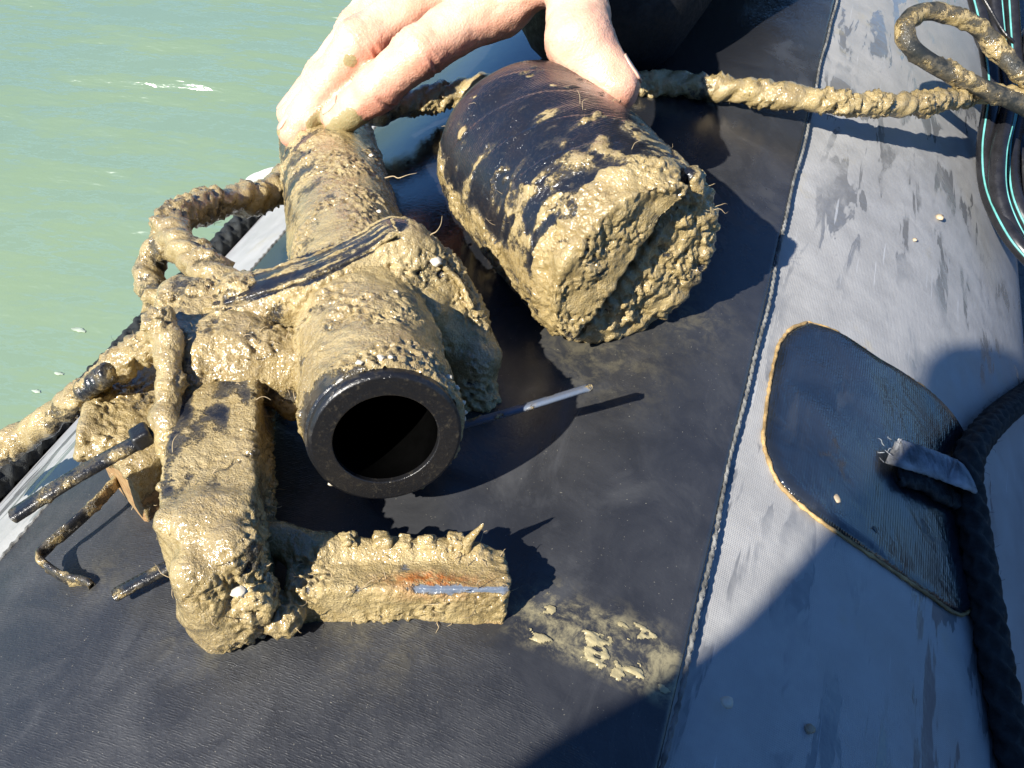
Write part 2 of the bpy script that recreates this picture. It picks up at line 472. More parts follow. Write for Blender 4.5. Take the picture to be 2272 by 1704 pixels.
def make_patch():
    m, nt, P = mat('dark_patch_rubber'); b = NB(nt); c = b.coord()
    mid = b.noise(c, 40, 5, .65, .5); st = b.noise(b.coord((90, 22, 90), (0, 0, -.7)), 1, 4, .6, .6)
    col = b.mix(b.ss(mid, .3, .7), (0.009, 0.012, 0.017), (0.019, 0.023, 0.030))
    col = b.mix(b.ss(st, .55, .7, 0, .7), col, (0.032, 0.036, 0.042))
    worn = b.ss(b.noise(c, 26, 4, .6), .63, .70)
    col = b.mix(b.math('MULTIPLY', worn, .8), col, (0.035, 0.028, 0.018))
    b.put(P.inputs['Base Color'], col)
    b.put(P.inputs['Roughness'], b.mixf(worn, b.ss(st, .4, .7, .07, .24), .55))
    P.inputs['Specular IOR Level'].default_value = .9
    wv = b.math('MULTIPLY', b.wave(b.coord(), 300, 0, dirn='Y'), b.wave(b.coord(), 300, 0, dirn='X'))
    nb = b.bump(b.math('MULTIPLY', wv, b.mixf(worn, .25, 1.0)), .0004, .6)
    nb = b.bump(mid, .0025, .5, nb)
    b.put(P.inputs['Normal'], nb)
    return m
PATCH = make_patch()
def make_water():
    m, nt, P = mat('green_estuary_water'); b = NB(nt); c = b.coord()
    n = b.noise(c, .9, 4)
    b.put(P.inputs['Base Color'], b.mix(b.ss(n, .3, .7), (0.165, 0.240, 0.160), (0.195, 0.265, 0.152)))
    P.inputs['Roughness'].default_value = 1.0
    P.inputs['Specular IOR Level'].default_value = 0.0
    P.inputs['Coat Weight'].default_value = 1.0
    P.inputs['Coat Roughness'].default_value = .22
    P.inputs['Coat IOR'].default_value = 1.85
    w1 = b.noise(b.coord((1.0, 2.2, 1), (0, 0, -.30)), 3.2, 2, .45, 0)
    w2 = b.noise(b.coord((1, 2.0, 1), (0, 0, -.12)), 15, 3, .5, 0)
    w3 = b.noise(b.coord((1, 1.6, 1), (0, 0, .2)), 60, 2, .5, 0)
    nb = b.bump(w1, .11, 1.0)
    nb = b.bump(w2, .014, 1.0, nb)
    nb = b.bump(w3, .0012, .5, nb)
    b.put(P.inputs['Coat Normal'], nb)
    return m
WATER = make_water()
def make_skin():
    m, nt, P = mat('skin'); b = NB(nt); c = b.coord()
    n1, n2 = b.noise(c, 60, 4, .6), b.noise(c, 1100, 3, .6)
    mud = b.attr('mud'); red = b.attr('red')
    col = b.mix(b.ss(n1, .3, .7), (0.63, 0.385, 0.255), (0.73, 0.49, 0.35))
    col = b.mix(red, col, (0.55, 0.22, 0.15))
    e = b.math('ADD', mud, b.math('MULTIPLY', b.math('SUBTRACT', b.noise(c, 330, 4), .5), .9))
    k = b.ss(e, .42, .58)
    col = b.mix(k, col, (0.29, 0.235, 0.115))
    b.put(P.inputs['Base Color'], col)
    b.put(P.inputs['Roughness'], b.mixf(k, b.ss(n1, .3, .7, .26, .42), .2))
    P.inputs['Subsurface Weight'].default_value = .25
    P.inputs['Subsurface Radius'].default_value = (1.0, .35, .2)
    P.inputs['Subsurface Scale'].default_value = .0035
    v = b.vor(c, 900)
    h = b.math('ADD', b.math('MULTIPLY', v, .6), n2)
    v2 = b.vor(b.coord((1, 1, 1), (.4, .2, .7)), 420, 'DISTANCE_TO_EDGE')
    h = b.math('ADD', h, b.math('MULTIPLY', b.ss(v2, 0, .10), .10))
    b.put(P.inputs['Normal'], b.bump(h, .00030, .7))
    return m
SKIN = make_skin()
NAIL = simple('fingernail', (0.52, 0.33, 0.25), .22, (600, .0001), .12)
SILT = simple('wet_silt', (0.33, 0.28, 0.155), .3, (500, .0004), .12)

# ------------------------------------------------------------------ mud: displacement + coverage
def mudden(v, n, cover, amp=1.0, seed=0, coarse=.013):
    """cover (n,) in 0..1.5 ; returns displaced verts and mud attr"""
    t = cover + .55 * fbm(v, coarse, 3, seed)
    T = sstep(.15, .75, t)
    A = .18 + 1.05 * sstep(-.25, .45, fbm(v, .022, 2, seed + 21))          # smeared smooth here, clotted there
    lump = 1 - np.abs(fbm(v, .0043, 2, seed + 3)) * 1.2
    small = fbm(v, .0021, 2, seed + 9) + .6 * (np.abs(noise(v, .0014, seed + 17)) - .3)
    pit = sstep(.30, .52, noise(v, .0034, seed + 31) * .7 + noise(v, .0016, seed + 33) * .5)
    d = amp * T * (.0005 - .0010 * pit * A + A * (.0013 * (lump - .5) + .0007 * small) + .0010 * fbm(v, .012, 2, seed + 13))
    return v + n * d[:, None], np.clip(t - .35 * pit * A, 0, 1)
def muddy_part(name, G, S, mat_, parent, cover, amp=1.0, seed=0, rust=None, coarse=.013):
    v, f = G.mesh(S)
    n = normals(v, f)
    cv = cover(v, n) if callable(cover) else np.full(len(v), float(cover))
    v2, mu = mudden(v, n, cv, amp(v, n) if callable(amp) else amp, seed, coarse)
    at = {'mud': mu}
    if rust is not None: at['rust'] = rust(v)
    return mesh_obj(name, v2, f, mat_, parent, at)

def strands(name, roots, dirs, parent, material, seed, rad=.00018, Lr=(.003, .012)):
    rr = np.random.RandomState(seed); VV = []; FF = []; k = 0
    for p, d in zip(roots, dirs):
        L = rr.uniform(*Lr); pts = [p - d * .001]; q = np.array(p); dd = np.array(d)
        for i in range(4):
            dd = unit(dd + rr.normal(size=3) * .45); q = q + dd * L / 4; pts.append(q)
        v, f, _ = sweep(pts, lambda s: rad * (1.15 - .8 * s), step=L / 9, m=4)
        VV.append(v); FF.append(f + k); k += len(v)
    o = mesh_obj(name, np.concatenate(VV), np.concatenate(FF), material, parent)
    return tag(o, kind='stuff')
def root_hairs(src, n, seed, Lr=(.003, .012), upz=-.3):
    me = src.data; k = len(me.vertices)
    co = np.empty(k * 3, np.float32); me.vertices.foreach_get('co', co); co = co.reshape(-1, 3)
    no = np.empty(k * 3, np.float32); me.vertices.foreach_get('normal', no); no = no.reshape(-1, 3)
    rr = np.random.RandomState(seed)
    cand = rr.choice(k, n * 6)
    cand = [i for i in cand if no[i, 2] > upz][:n]
    return co[cand], no[cand]

# ================================================================== SETTING
water = mesh_obj('water', [(-400, -400, -.40), (400, -400, -.40), (400, 800, -.40), (-400, 800, -.40)], [(0, 1, 2, 3)], WATER)
tag(water, kind='structure')
deck = mesh_obj('boat_floor', [(.30, -1.5, -.385), (1.30, -1.5, -.385), (1.30, 3.0, -.385), (.30, 3.0, -.385)], [(0, 1, 2, 3)], DECK)
tag(deck, kind='structure')

# ------------------------------------------------------------------ inflatable boat tube
boat = empty('inflatable_boat', (0, .4, -2 * TUBE_R))
tag(boat, 'grey inflatable boat tube with a black wear strip along its crest', 'boat')
def tube_sheet(p0, p1, y0, y1, np_, ny, h, edge=True):
    ph = np.linspace(p0, p1, np_); y = np.linspace(y0, y1, ny)
    A, B = np.meshgrid(ph, y, indexing='ij')
    v = tub(A, B, h).reshape(-1, 3)
    i, j = np.meshgrid(np.arange(np_ - 1), np.arange(ny - 1), indexing='ij'); i, j = i.ravel(), j.ravel()
    f = np.stack([i * ny + j, (i + 1) * ny + j, (i + 1) * ny + j + 1, i * ny + j + 1], 1)
    return v, f, A.ravel(), B.ravel()
v, f, A, B = tube_sheet(-180, 180, -1.2, 2.4, 241, 130, 0)
v = v + (v * V(1, 0, 1) + V(0, 0, TUBE_R)) / TUBE_R * (.0008 * fbm(v, .14, 2, 3))[:, None]
mesh_obj('tube_skin', v, f, GREY, boat)
v, f, A, B = tube_sheet(-180, 180, -1.2, 3.0, 61, 40, 0)
mesh_obj('tube_skin', v + V(1.55, 0, 0), f, DARK_REFLECT_TUBE, boat)  # unseen opposite tube, added and kept dark for the patch to reflect
PL, PR = -28.95, 19.8
ph = np.concatenate([[PL - .01, PL], np.linspace(PL + .1, PR - .1, 150), [PR, PR + .01]])
y = np.linspace(-1.2, 2.4, 700)
A, B = np.meshgrid(ph, y, indexing='ij')
hh = np.full(A.shape, .0030); hh[0] = -.002; hh[-1] = -.002; hh[1] = .0024; hh[-2] = .0024
q = tub(A, B, hh).reshape(-1, 3)
ny = len(y); i, j = np.meshgrid(np.arange(len(ph) - 1), np.arange(ny - 1), indexing='ij'); i, j = i.ravel(), j.ravel()
f = np.stack([i * ny + j, (i + 1) * ny + j, (i + 1) * ny + j + 1, i * ny + j + 1], 1)
q = q + (unit(V(0, 0, 1)) * (.0005 * fbm(q, .09, 2, 8))[:, None])
sdir = unit(PH(1490, 1500) - PH(1160, 1355)); scr_ = unit(np.cross(sdir, V(0, 0, 1))); sc0 = PH(1330, 1430)
fdl, fdc = (q - sc0) @ sdir, (q - sc0) @ scr_
fil = 1.15 * sstep(.034, .020, np.abs(fdl)) * sstep(.0135, .008, np.abs(fdc) + .003 * noise(q, .012, 3))
for (cx_, cy_, sg, k_) in ((850, 1400, .018, .22), (490, 1400, .014, .30), (1330, 790, .024, .32), (1500, 700, .02, .32), (230, 1300, .010, .22), (1050, 900, .02, .2)):
    fil = np.maximum(fil, k_ * np.exp(-((q - PH(cx_, cy_)) ** 2).sum(1) / sg ** 2))
mesh_obj('wear_strip', q, f, STRIP, boat, {'film': fil})
# beaded seam cords on both edges of the strip
def seam(phi, y0, y1, r, seed):
    yy = np.linspace(y0, y1, int((y1 - y0) / .004))
    jit = .12 * np.sin(yy * 37 + seed) + .06 * np.sin(yy * 91)
    pts = tub(phi + jit, yy, .0026)
    pr = lambda th, s: 1 + .28 * np.sin(2 * th + s * 2 * np.pi / .0042) + .10 * np.sin(s * 2600 + th)
    v, f, n = sweep(pts, r, step=.0009, m=10, prof=pr)
    v = v + n * (.0003 * noise(v, .0035, seed))[:, None]
    return mesh_obj('seam_cord', v, f, CORD, boat)
seam(PR + .20, .05, 1.1, .00074, 1)
seam(PL - .15, .05, .9, .0009, 2)
# the rubber patch
pp = [(24.12, .3656), (22.46, .3508), (21.75, .3295), (21.96, .3019), (22.18, .2843), (23.06, .2724), (24.48, .2642), (27.18, .2600),
      (29.66, .2595), (33.67, .2600), (38.62, .2630), (43.23, .2691), (45.8, .290), (47, .318), (46.8, .345), (45.3, .366), (42.5, .3775), (38.38, .3799), (31.99, .3724), (26.87, .3707)]
oc, _ = spline([(*a, 0) for a in pp + pp[:1]], 181); oc = oc[:-1, :2]
cen = V(34, .317)
rings = [1.0, .985, .97, .9, .8, .65, .5, .35, .2, .08]
hs = [-.001, .0014, .0021, .0021, .0020, .0022, .0024, .0026, .0027, .0027]
vv = []
for s_, h_ in zip(rings, hs):
    p_ = cen + (oc - cen) * s_
    vv.append(tub(p_[:, 0], p_[:, 1], h_))
vv = np.concatenate(vv); m_ = len(oc)
i, j = np.meshgrid(np.arange(len(rings) - 1), np.arange(m_), indexing='ij'); i, j = i.ravel(), j.ravel(); k = (j + 1) % m_
f = [tuple(map(int, a)) for a in np.stack([i * m_ + j, i * m_ + k, (i + 1) * m_ + k, (i + 1) * m_ + j], 1)] + [tuple(range((len(rings) - 1) * m_, len(rings) * m_))]
nrm = unit(tub(V(34.), V(.3), 1.0)[0] - tub(V(34.), V(.3), 0.0)[0])
vv = vv + nrm * (.0012 * fbm(vv, .04, 2, 5))[:, None]
patch = mesh_obj('rubber_patch', vv, f, PATCH, boat)
ed = np.vstack([oc, oc[:1]])
pts = tub(ed[:, 0], ed[:, 1], .0006)
v, f, n = sweep(pts, lambda s_: .0005 + .0003 * (s_ < .5) , step=.0009, m=8)
v = v + n * (.0005 * noise(v, .0028, 4))[:, None]
mesh_obj('glue_edge', v, f, GLUE, boat)
# webbing loop on the patch
pts = [PH(1978, 998, .0055), PH(2000, 1006, .0075), PH(2050, 1022, .0085), PH(2095, 1038, .010), PH(2130, 1052, .013), PH(2152, 1064, .010), PH(2158, 1072, .004)]
v, f = ribbon(pts, .0150, .0022, unit(nrm + V(-.35, -.2, .35)), step=.0008, rib=.5)
v = v + np.stack([noise(v, .002, s_) for s_ in (1, 2, 3)], 1) * .00035
mesh_obj('webbing_loop', v, f, WEB, boat)
pts = [PH(1990, 1055, .004), PH(2030, 1060, .006), PH(2075, 1085, .006), PH(2120, 1110, .005)]
v, f = ribbon(pts, .010, .003, nrm, step=.0008, rib=.4)
v = v + np.stack([noise(v, .003, s_) for s_ in (4, 5, 6)], 1) * .001
mesh_obj('webbing_loop', v, f, ROPE_BLACK, boat)
rts = [PH(1975 + 18 * math.sin(k * 2.1), 975 + k * 6, .008) for k in range(9)]
strands('frayed_threads', rts, [unit(-RT + UP * .4 * math.sin(k) + nrm * .5) for k in range(9)], boat, WEB, 3, .00022, (.002, .004))

# ------------------------------------------------------------------ braided grab lines
def braid(name, pts, r, label, parent=None, seed=0):
    k1 = 2 * np.pi / .019
    def pr(th, s):
        a = np.sin(4 * th + k1 * 4 * s / 2.2); c_ = np.sin(4 * th - k1 * 4 * s / 2.2)
        return 1 + .15 * np.maximum(a, c_) + .09 * np.sign(a - c_) * np.minimum(np.abs(a - c_), .6)
    v, f, n = sweep(pts, r, step=.0008, m=40, prof=pr)
    v = v + n * (.0004 * fbm(v, .004, 2, seed))[:, None]
    o = mesh_obj(name, v, f, ROPE_BLACK, parent)
    pick = np.random.RandomState(seed).choice(len(v), 260)
    strands('stray_fibres', v[pick], n[pick], o, ROPE_BLACK, seed, .00009, (.0015, .005))
    if parent is None: tag(o, label, 'rope')
    return o
yy = np.linspace(-.05, .62, 24)
pts = tub(-47.2 + .5 * np.sin(yy * 14), yy, .0058)
braid('grab_rope', pts, .0062, 'black braided rope along the outer edge of the tube, beside the water', seed=1)
pts = [PH(2290, 1900, .006), PH(2258, 1720, .006), PH(2236, 1600, .006), PH(2206, 1450, .006), PH(2186, 1320, .0065), PH(2166, 1200, .007), PH(2152, 1110, .0075), PH(2146, 1050, .009), PH(2158, 995, .010), PH(2200, 940, .009), PH(2245, 900, .007), PD(2310, 850, .62)]
braid('grab_rope', pts, .0058, 'black braided rope held by the webbing loop on the dark patch', seed=2)

# ================================================================== THE MUDDY PIPE AND ITS BRACKET
AX = unit(V(-.508, .845, -.1685))
P0 = PD(857, 977, .295)
PX = unit(np.cross(AX, V(0, 0, 1))); PY = np.cross(PX, AX)
PIPE_R, RING_R, HOLE_R = .0236, .0229, .0156
rig = empty('muddy_pipe_bracket', PH(700, 1150, 0))
tag(rig, 'mud caked pipe with a black open end, strapped to a bracket with an angle foot', 'pipe')
def lathe(prof, m, o=P0, X=PX, Y=PY, Z=AX):
    th = np.linspace(0, 2 * np.pi, m, endpoint=False); v = []
    for r, z in prof: v.append(o + Z * z + r * (np.cos(th)[:, None] * X + np.sin(th)[:, None] * Y))
    return np.concatenate(v), tube_faces(len(prof), m)
fr = np.linspace(RING_R - .0015, HOLE_R + .0007, 16)
v, f = lathe([(RING_R, .03), (RING_R, .010), (RING_R, .0045), (RING_R, .0016), (RING_R - .00015, .0009), (RING_R - .0008, .00025), (RING_R - .0011, .00003), (RING_R - .0013, 0)] + [(r_, 0) for r_ in fr] + [(HOLE_R + .0003, 0), (HOLE_R + .0001, .0002), (HOLE_R + .0001, .0007), (HOLE_R, .0018)], 256)
q = v - P0; rr_ = np.linalg.norm(q - (q @ AX)[:, None] * AX, axis=1)
mu = .55 * sstep(RING_R - .0012, RING_R, rr_) + .28 * fbm(v, .010, 3, 66) - .60
mu = np.maximum(mu, 1.0 * sstep(.0022, .0008, np.linalg.norm(v - (P0 - RT * .0183 - UP * .004 + AX * .001), axis=1) + .0008 * noise(v, .002, 5)))
mesh_obj('end_ring', v, f, MUD_RING, rig, {'mud': np.clip(mu, 0, 1)})
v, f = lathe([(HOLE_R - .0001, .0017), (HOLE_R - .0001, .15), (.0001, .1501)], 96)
mesh_obj('pipe_bore', v, f, BORE_SHADE, rig)
v, f = lathe([(HOLE_R + .00025, .0002), (HOLE_R + .0004, -.0001), (HOLE_R + .0001, -.0001)], 128)
# pipe crust
n_t, n_m = 560, 320
tt = np.linspace(.0035, .262, n_t); th = np.linspace(0, 2 * np.pi, n_m, endpoint=False)
Tt, Th = np.meshgrid(tt, th, indexing='ij')
rad = np.full(Tt.shape, PIPE_R); rad[0] = RING_R - .0005; rad[-1] = .001; rad[-2] = PIPE_R - .002
nr = np.cos(Th)[..., None] * PX + np.sin(Th)[..., None] * PY
v = (P0 + AX * Tt[..., None] + nr * rad[..., None]).reshape(-1, 3); nr = nr.reshape(-1, 3)
f = tube_faces(n_t, n_m)
# thin worn coat along the top left, thick towards the right
cov = 1.00 + .30 * (nr @ RT) - .25 * sstep(.10, .2, Tt.ravel()) - .55 * sstep(.016, .004, Tt.ravel() + .004 * noise(v, .01, 77)) * sstep(.2, -.5, nr @ RT)
amp = np.where(Tt.ravel() > .1, .8, 1.2)
v2, mu = mudden(v, nr, cov, 1.0, 2)
v2 = v + (v2 - v) * amp[:, None]
pipe = mesh_obj('pipe', v2, f, MUD_PLASTIC, rig, {'mud': mu})

# clamp over the pipe: a tape band with lumps of mud
def dep(pts): return [PD(*p) for p in pts]
bandp = dep([(445, 735, .352), (560, 690, .350), (720, 622, .346), (890, 560, .352), (965, 620, .358), (1015, 700, .362), (1045, 790, .364), (1050, 868, .366)])
lumps = [(PD(850, 672, .346), .008), (PD(930, 690, .352), .0095), (PD(880, 625, .350), .009), (PD(980, 740, .36), .008), (PD(760, 690, .345), .006), (PD(700, 700, .346), .006)]
G = Grid(np.array(bandp), .022, .0006)
S = chain(G, bandp, [.0140, .0130, .0118, .0108, .0088, .0084, .0095, .0090], .004)
for c_, r_ in lumps: S = smin(S, G.cone(c_, c_ + AX * .004, r_, r_ * .9), .006)
bd = unit(bandp[3] - bandp[1])
bn = UP * .85 - FW * .55; bn = unit(bn - bd * (bn @ bd))
bt = bandp[2] + bn * .0060
cut = (G.x - bt[0]) * bn[0] + (G.y - bt[1]) * bn[1] + (G.z - bt[2]) * bn[2]
al = (G.x - bt[0]) * bd[0] + (G.y - bt[1]) * bd[1] + (G.z - bt[2]) * bd[2]
S = np.where(al < .030, np.maximum(S, cut), S)
def cov_band(v, n):
    # the crest of the band is nearly wiped clean
    crest = np.clip(n @ bn, 0, 1)
    st = noise(np.stack([(v @ bd) * .22, v @ UP, v @ FW], 1), .0035, 31)
    along = (v - bandp[0]) @ bd
    return .86 - 1.0 * sstep(.75, .97, crest) * sstep(.085, .065, np.abs(along - .05)) * (.75 + .7 * st)
muddy_part('clamp_band', G, S, MUD_TAPE, rig, cov_band, 1.25, 5)
def sheet_strap(name, pts, w_, nvec, mat_, parent, bulge=.001, thick=.0014, cover=None, seed=0, na=26):
    L0 = np.linalg.norm(np.diff(np.asarray(pts), axis=0), axis=1).sum()
    n_ = int(L0 / .0007); c, L_ = spline(pts, n_)
    T_, N_, B_ = frames(c, nvec)
    a = np.linspace(-1, 1, na)
    wj = 1 + .06 * noise(np.stack([np.linspace(0, L_, n_), np.zeros(n_), np.zeros(n_)], 1), .012, seed)
    v = c[:, None] + B_[:, None] * (a[None, :, None] * w_ / 2 * wj[:, None, None]) + N_[:, None] * (bulge * (1 - a * a))[None, :, None]
    v = v.reshape(-1, 3)
    i, j = np.meshgrid(np.arange(n_ - 1), np.arange(na - 1), indexing='ij'); i, j = i.ravel(), j.ravel()
    f = np.stack([i * na + j, i * na + j + 1, (i + 1) * na + j + 1, (i + 1) * na + j], 1)
    S_ = np.repeat(np.linspace(0, L_, n_), na); A_ = np.tile(a, n_)
    st = fbm(np.stack([S_ * .12, A_ * w_ / 2, 0 * S_], 1), .0030, 3, seed + 2)
    mu = np.clip(cover(S_ / L_, A_, st), 0, 1)
    nn_ = np.repeat(N_, na, axis=0)
    T2 = sstep(.45, .9, mu)
    v = v + nn_ * (T2 * (.0007 + .0009 * (1 - np.abs(fbm(v, .004, 2, seed)) - .5)) + .0002 * fbm(v, .01, 2, seed + 5))[:, None]
    o = mesh_obj(name, v, f, mat_, parent, {'mud': mu})
    md = o.modifiers.new('thick', 'SOLIDIFY'); md.thickness = thick; md.offset = -1
    return o
onf = lambda p: p + bn * ((bt - p) @ bn) + bn * .0007
out = unit(RT * .75 + UP * .45 - FW * .45)
sheet_strap('tape_strap', [onf(bandp[0]), onf(bandp[1]), onf(bandp[2]), onf(bandp[2] * .35 + bandp[3] * .65), onf(bandp[3]) + bd * .003 - bn * .0005, bandp[4] + out * .0092 - bn * .002, bandp[5] + out * .0088], .0150, bn, MUD_TAPE, rig,
            .0010, .0018, lambda s_, a_, st: .36 + .85 * st + .40 * sstep(.6, 1.0, np.abs(a_)) + .5 * sstep(.16, .0, s_) + .25 * sstep(.7, .9, s_), 61)
# fibrous mud between band and beam
fp = dep([(470, 800, .335), (560, 800, .336), (630, 815, .338), (650, 880, .338), (425, 690, .356), (455, 810, .334)])
G = Grid(np.array(fp), .02, .0006)
S = chain(G, fp[:4], [.008, .0095, .010, .007], .005)
S = smin(S, G.cone(fp[4], fp[5], .0115, .0105), .008)
S = smin(S, G.cone(PD(545, 690, .354), PD(550, 815, .338), .0130, .0125), .008)
S = smin(S, G.cone(PD(410, 760, .346), PD(420, 850, .330), .0085, .0080), .008)
tangle = muddy_part('mud_clod', G, S, MUD_PLASTIC, rig, .78, 1.7, 9)
# box beam
near, far = PH(455, 1150, .044), PH(488, 690, .043)
BD = unit(far - near); BX = unit(np.cross(BD, V(0, 0, 1))); BZ = np.cross(BX, BD)
bl = np.linalg.norm(far - near)
bc = (near + far) / 2 - BZ * .0165
G = Grid(np.array([near, far, near - BZ * .046, far - BZ * .03]), .022, .0006)
S = G.box(bc, BX, BD, BZ, .0128, bl / 2, .0165, .0016)
nub = PH(500, 1345, .012); nubt = PH(468, 1185, .036)
S = smin(S, G.cone(nubt, nub, .0108, .0122), .006)
S = smin(S, G.cone(PD(440, 1270, .270), PD(470, 1345, .279), .0065, .0075), .004)
S = smin(S, G.cone(PD(560, 1320, .280), PD(535, 1365, .284), .0065, .0065), .004)
S = smin(S, G.cone(PD(515, 1215, .272), PD(530, 1250, .276), .007, .006), .003)
def cov_beam(v, n):
    top = np.clip(n @ BZ, 0, 1); d = (v - near) @ BD
    st = noise(np.stack([(v @ BX), (v @ BD) * .35, v @ BZ], 1), .006, 41)
    return 1.0 - top * (.34 + .95 * st) * sstep(-.002, .02, d) * sstep(.10, .06, d) - .25 * sstep(.3, .9, n @ BX)
beam = muddy_part('box_beam', G, S, MUD_PLASTIC, rig, cov_beam, lambda v, n: 1.25 - .75 * sstep(.6, .95, n @ BZ) * sstep(.004, .014, (v - near) @ BD), 12)
# angle foot
fL, fR = PH(640, 1392, 0), PH(1112, 1392, 0)
FX = unit(fR - fL); FZ = unit(V(0, 0, 1) - FX * FX[2]); FY = np.cross(FZ, FX); fl = np.linalg.norm(fR - fL)
fc = (fL + fR) / 2 + FZ * .010 + FY * .0085 + FX * .001
G = Grid(np.array([fc - FX * fl / 2, fc + FX * fl / 2, fc + FY * .012, fc - FY * .012]), .018, .00055)
lx, ly, lz = G.loc(fc, FX, FY, FZ)
S = G.box(fc, FX, FY, FZ, fl / 2, .0088, .0098, .0012)
S = np.maximum(S, (lz - .0098 + .25 * (ly + .0088)) * .97)      # the top face slopes down to the back
S = smin(S, G.cone(fL + FZ * .010 - FY * .001, fL + FZ * .0105 - FY * .0035 - FX * .001, .0058, .0052), .002)
S = smin(S, G.cone(fc - FX * fl * .42 + FY * .0075 + FZ * .0065, fc + FX * fl * .36 + FY * .0075 + FZ * .0050, .0042, .0038), .003)
S = smin(S, G.cone(fc - FX * fl * .40 + FY * .006 + FZ * .005, fc - FX * fl * .58 + FY * .011 + FZ * .007, .006, .005), .004)
def cov_foot(v, n):
    q = v - fc; z, yv, xv = q @ FZ, q @ FY, q @ FX
    edge = np.exp(-((yv + .0086) / .0011) ** 2) * np.exp(-((z - .0094) / .0011) ** 2)
    return .92 - 1.3 * edge * (sstep(-.002, .014, xv) + .25 * sstep(.0, .5, noise(v, .012, 55)))
def rust_foot(v):
    q = v - fc; z, yv, xv = q @ FZ, q @ FY, q @ FX
    r1 = np.exp(-((xv - .010) / .012) ** 2) * np.exp(-((yv + .0055) / .003) ** 2) * sstep(.004, .008, z)
    r2 = sstep(-.0055, -.0095, z) * sstep(.1, .5, noise(v, .012, 61) + .4)
    return np.clip(r1 * 1.3 + .6 * r2, 0, 1)
foot = muddy_part('angle_foot', G, S, MUD_METAL_TIE_GLINT, rig, cov_foot, .95, 15, rust_foot)
# the lumps of mud on bolts along the back of the foot
for k, (px_, py_) in enumerate([(772, 1182), (842, 1184), (890, 1180), (942, 1188), (998, 1203)]):
    b0 = fc + FX * ((px_ - 880) / 2209 * .30) + FY * .0085 + FZ * (-.002); b1 = b0 + FZ * (.0115 + .0012 * math.sin(k * 1.7)) + FX * .0006 * (k - 2)
    rb = np.random.RandomState(70 + k)
    G = Grid(np.array([b0, b1]), .0085, .0004)
    S = G.box((b0 + b1) / 2, FX, FY, FZ, .0019, .0024, .0072, .0003)
    for _ in range(5):
        a1 = unit(rb.normal(size=3)); a2 = unit(np.cross(a1, rb.normal(size=3))); a3 = np.cross(a1, a2)
        cc = b0 + (b1 - b0) * rb.uniform(.35, 1.1) + FX * rb.uniform(-.0014, .0014) + FY * rb.uniform(-.001, .001)
        S = np.minimum(S, G.box(cc, a1, a2, a3, rb.uniform(.0010, .0022), rb.uniform(.0008, .0018), rb.uniform(.0008, .0028), .0003))
    muddy_part('bolt', G, S, MUD_METAL_TIE_GLINT, rig, 1.0, .8, 20 + k)
sp0 = fc + FX * .0185 + FY * .007 + FZ * .004
v, f, n = sweep([sp0, sp0 + FZ * .008 + FX * .002, sp0 + FZ * .0165 + FX * .0065], lambda s: .0021 * (1 - s) + .0004, .0006, 12)
mesh_obj('mud_spike', v + n * (.0004 * noise(v, .002, 2))[:, None], f, MUD_PLASTIC, rig, {'mud': np.ones(len(v))})
# wooden block, mud on its top
wt = PH(302, 925, .031)
WX = PH(350, 1165, .01) - PH(245, 1050, .01); WX = unit(WX * V(1, 1, .35)); WY = unit(np.cross(V(0, 0, 1), WX)); WZ = np.cross(WX, WY)
wc = PH(300, 1118, .003) + WY * .0150 + WZ * .0125 - WX * .003
G = Grid(np.array([wc - WY * .03, wc + WY * .03, wc - WX * .02, wc + WX * .02]), .026, .0007)
S = G.box(wc, WX, WY, WZ, .0165, .0165, .0125, .0012)
def cov_wood(v, n):
    q = v - wc; return 1.15 - 2.2 * sstep(-.3, -.8, n @ WY) * sstep(.011, .006, q @ WZ) - .9 * sstep(.3, .8, n @ WX) * sstep(.004, -.004, q @ WZ)
wood = muddy_part('wood_block', G, S, MUD_WOOD, rig, cov_wood, 1.1, 33)
LY = unit(PH(350, 800, .03) - PH(262, 1040, .03)); LX = unit(np.cross(LY, V(0, 0, 1)) + V(0, 0, -.25)); LZ = np.cross(LX, LY)
lc = PH(306, 880, .030) - LZ * .005
G = Grid(np.array([lc - LY * .03, lc + LY * .03, lc - LX * .02, lc + LX * .02]), .016, .0007)
S = G.box(lc, LX, LY, LZ, .0150, .0265, .0055, .002)
S = smin(S, G.cone(lc + LY * .022 - LX * .004, lc + LY * .03 + LX * .008 + LZ * .002, .007, .006), .004)
muddy_part('mounting_plate', G, S, MUD_PLASTIC, rig, lambda v, n: 1.0 - .3 * sstep(.2, .6, fbm(v, .012, 2, 7)), 1.2, 38)
# ragged flap of mud hanging between block and beam
fp = dep([(355, 722, .325), (372, 760, .322), (378, 850, .316), (372, 930, .312), (385, 1000, .306)])
G = Grid(np.array(fp), .012, .0006)
S = chain(G, fp, [.004, .0038, .0034, .0042, .003], .003)
muddy_part('mud_clod', G, S, MUD_PLASTIC, rig, 1.1, 1.6, 36)
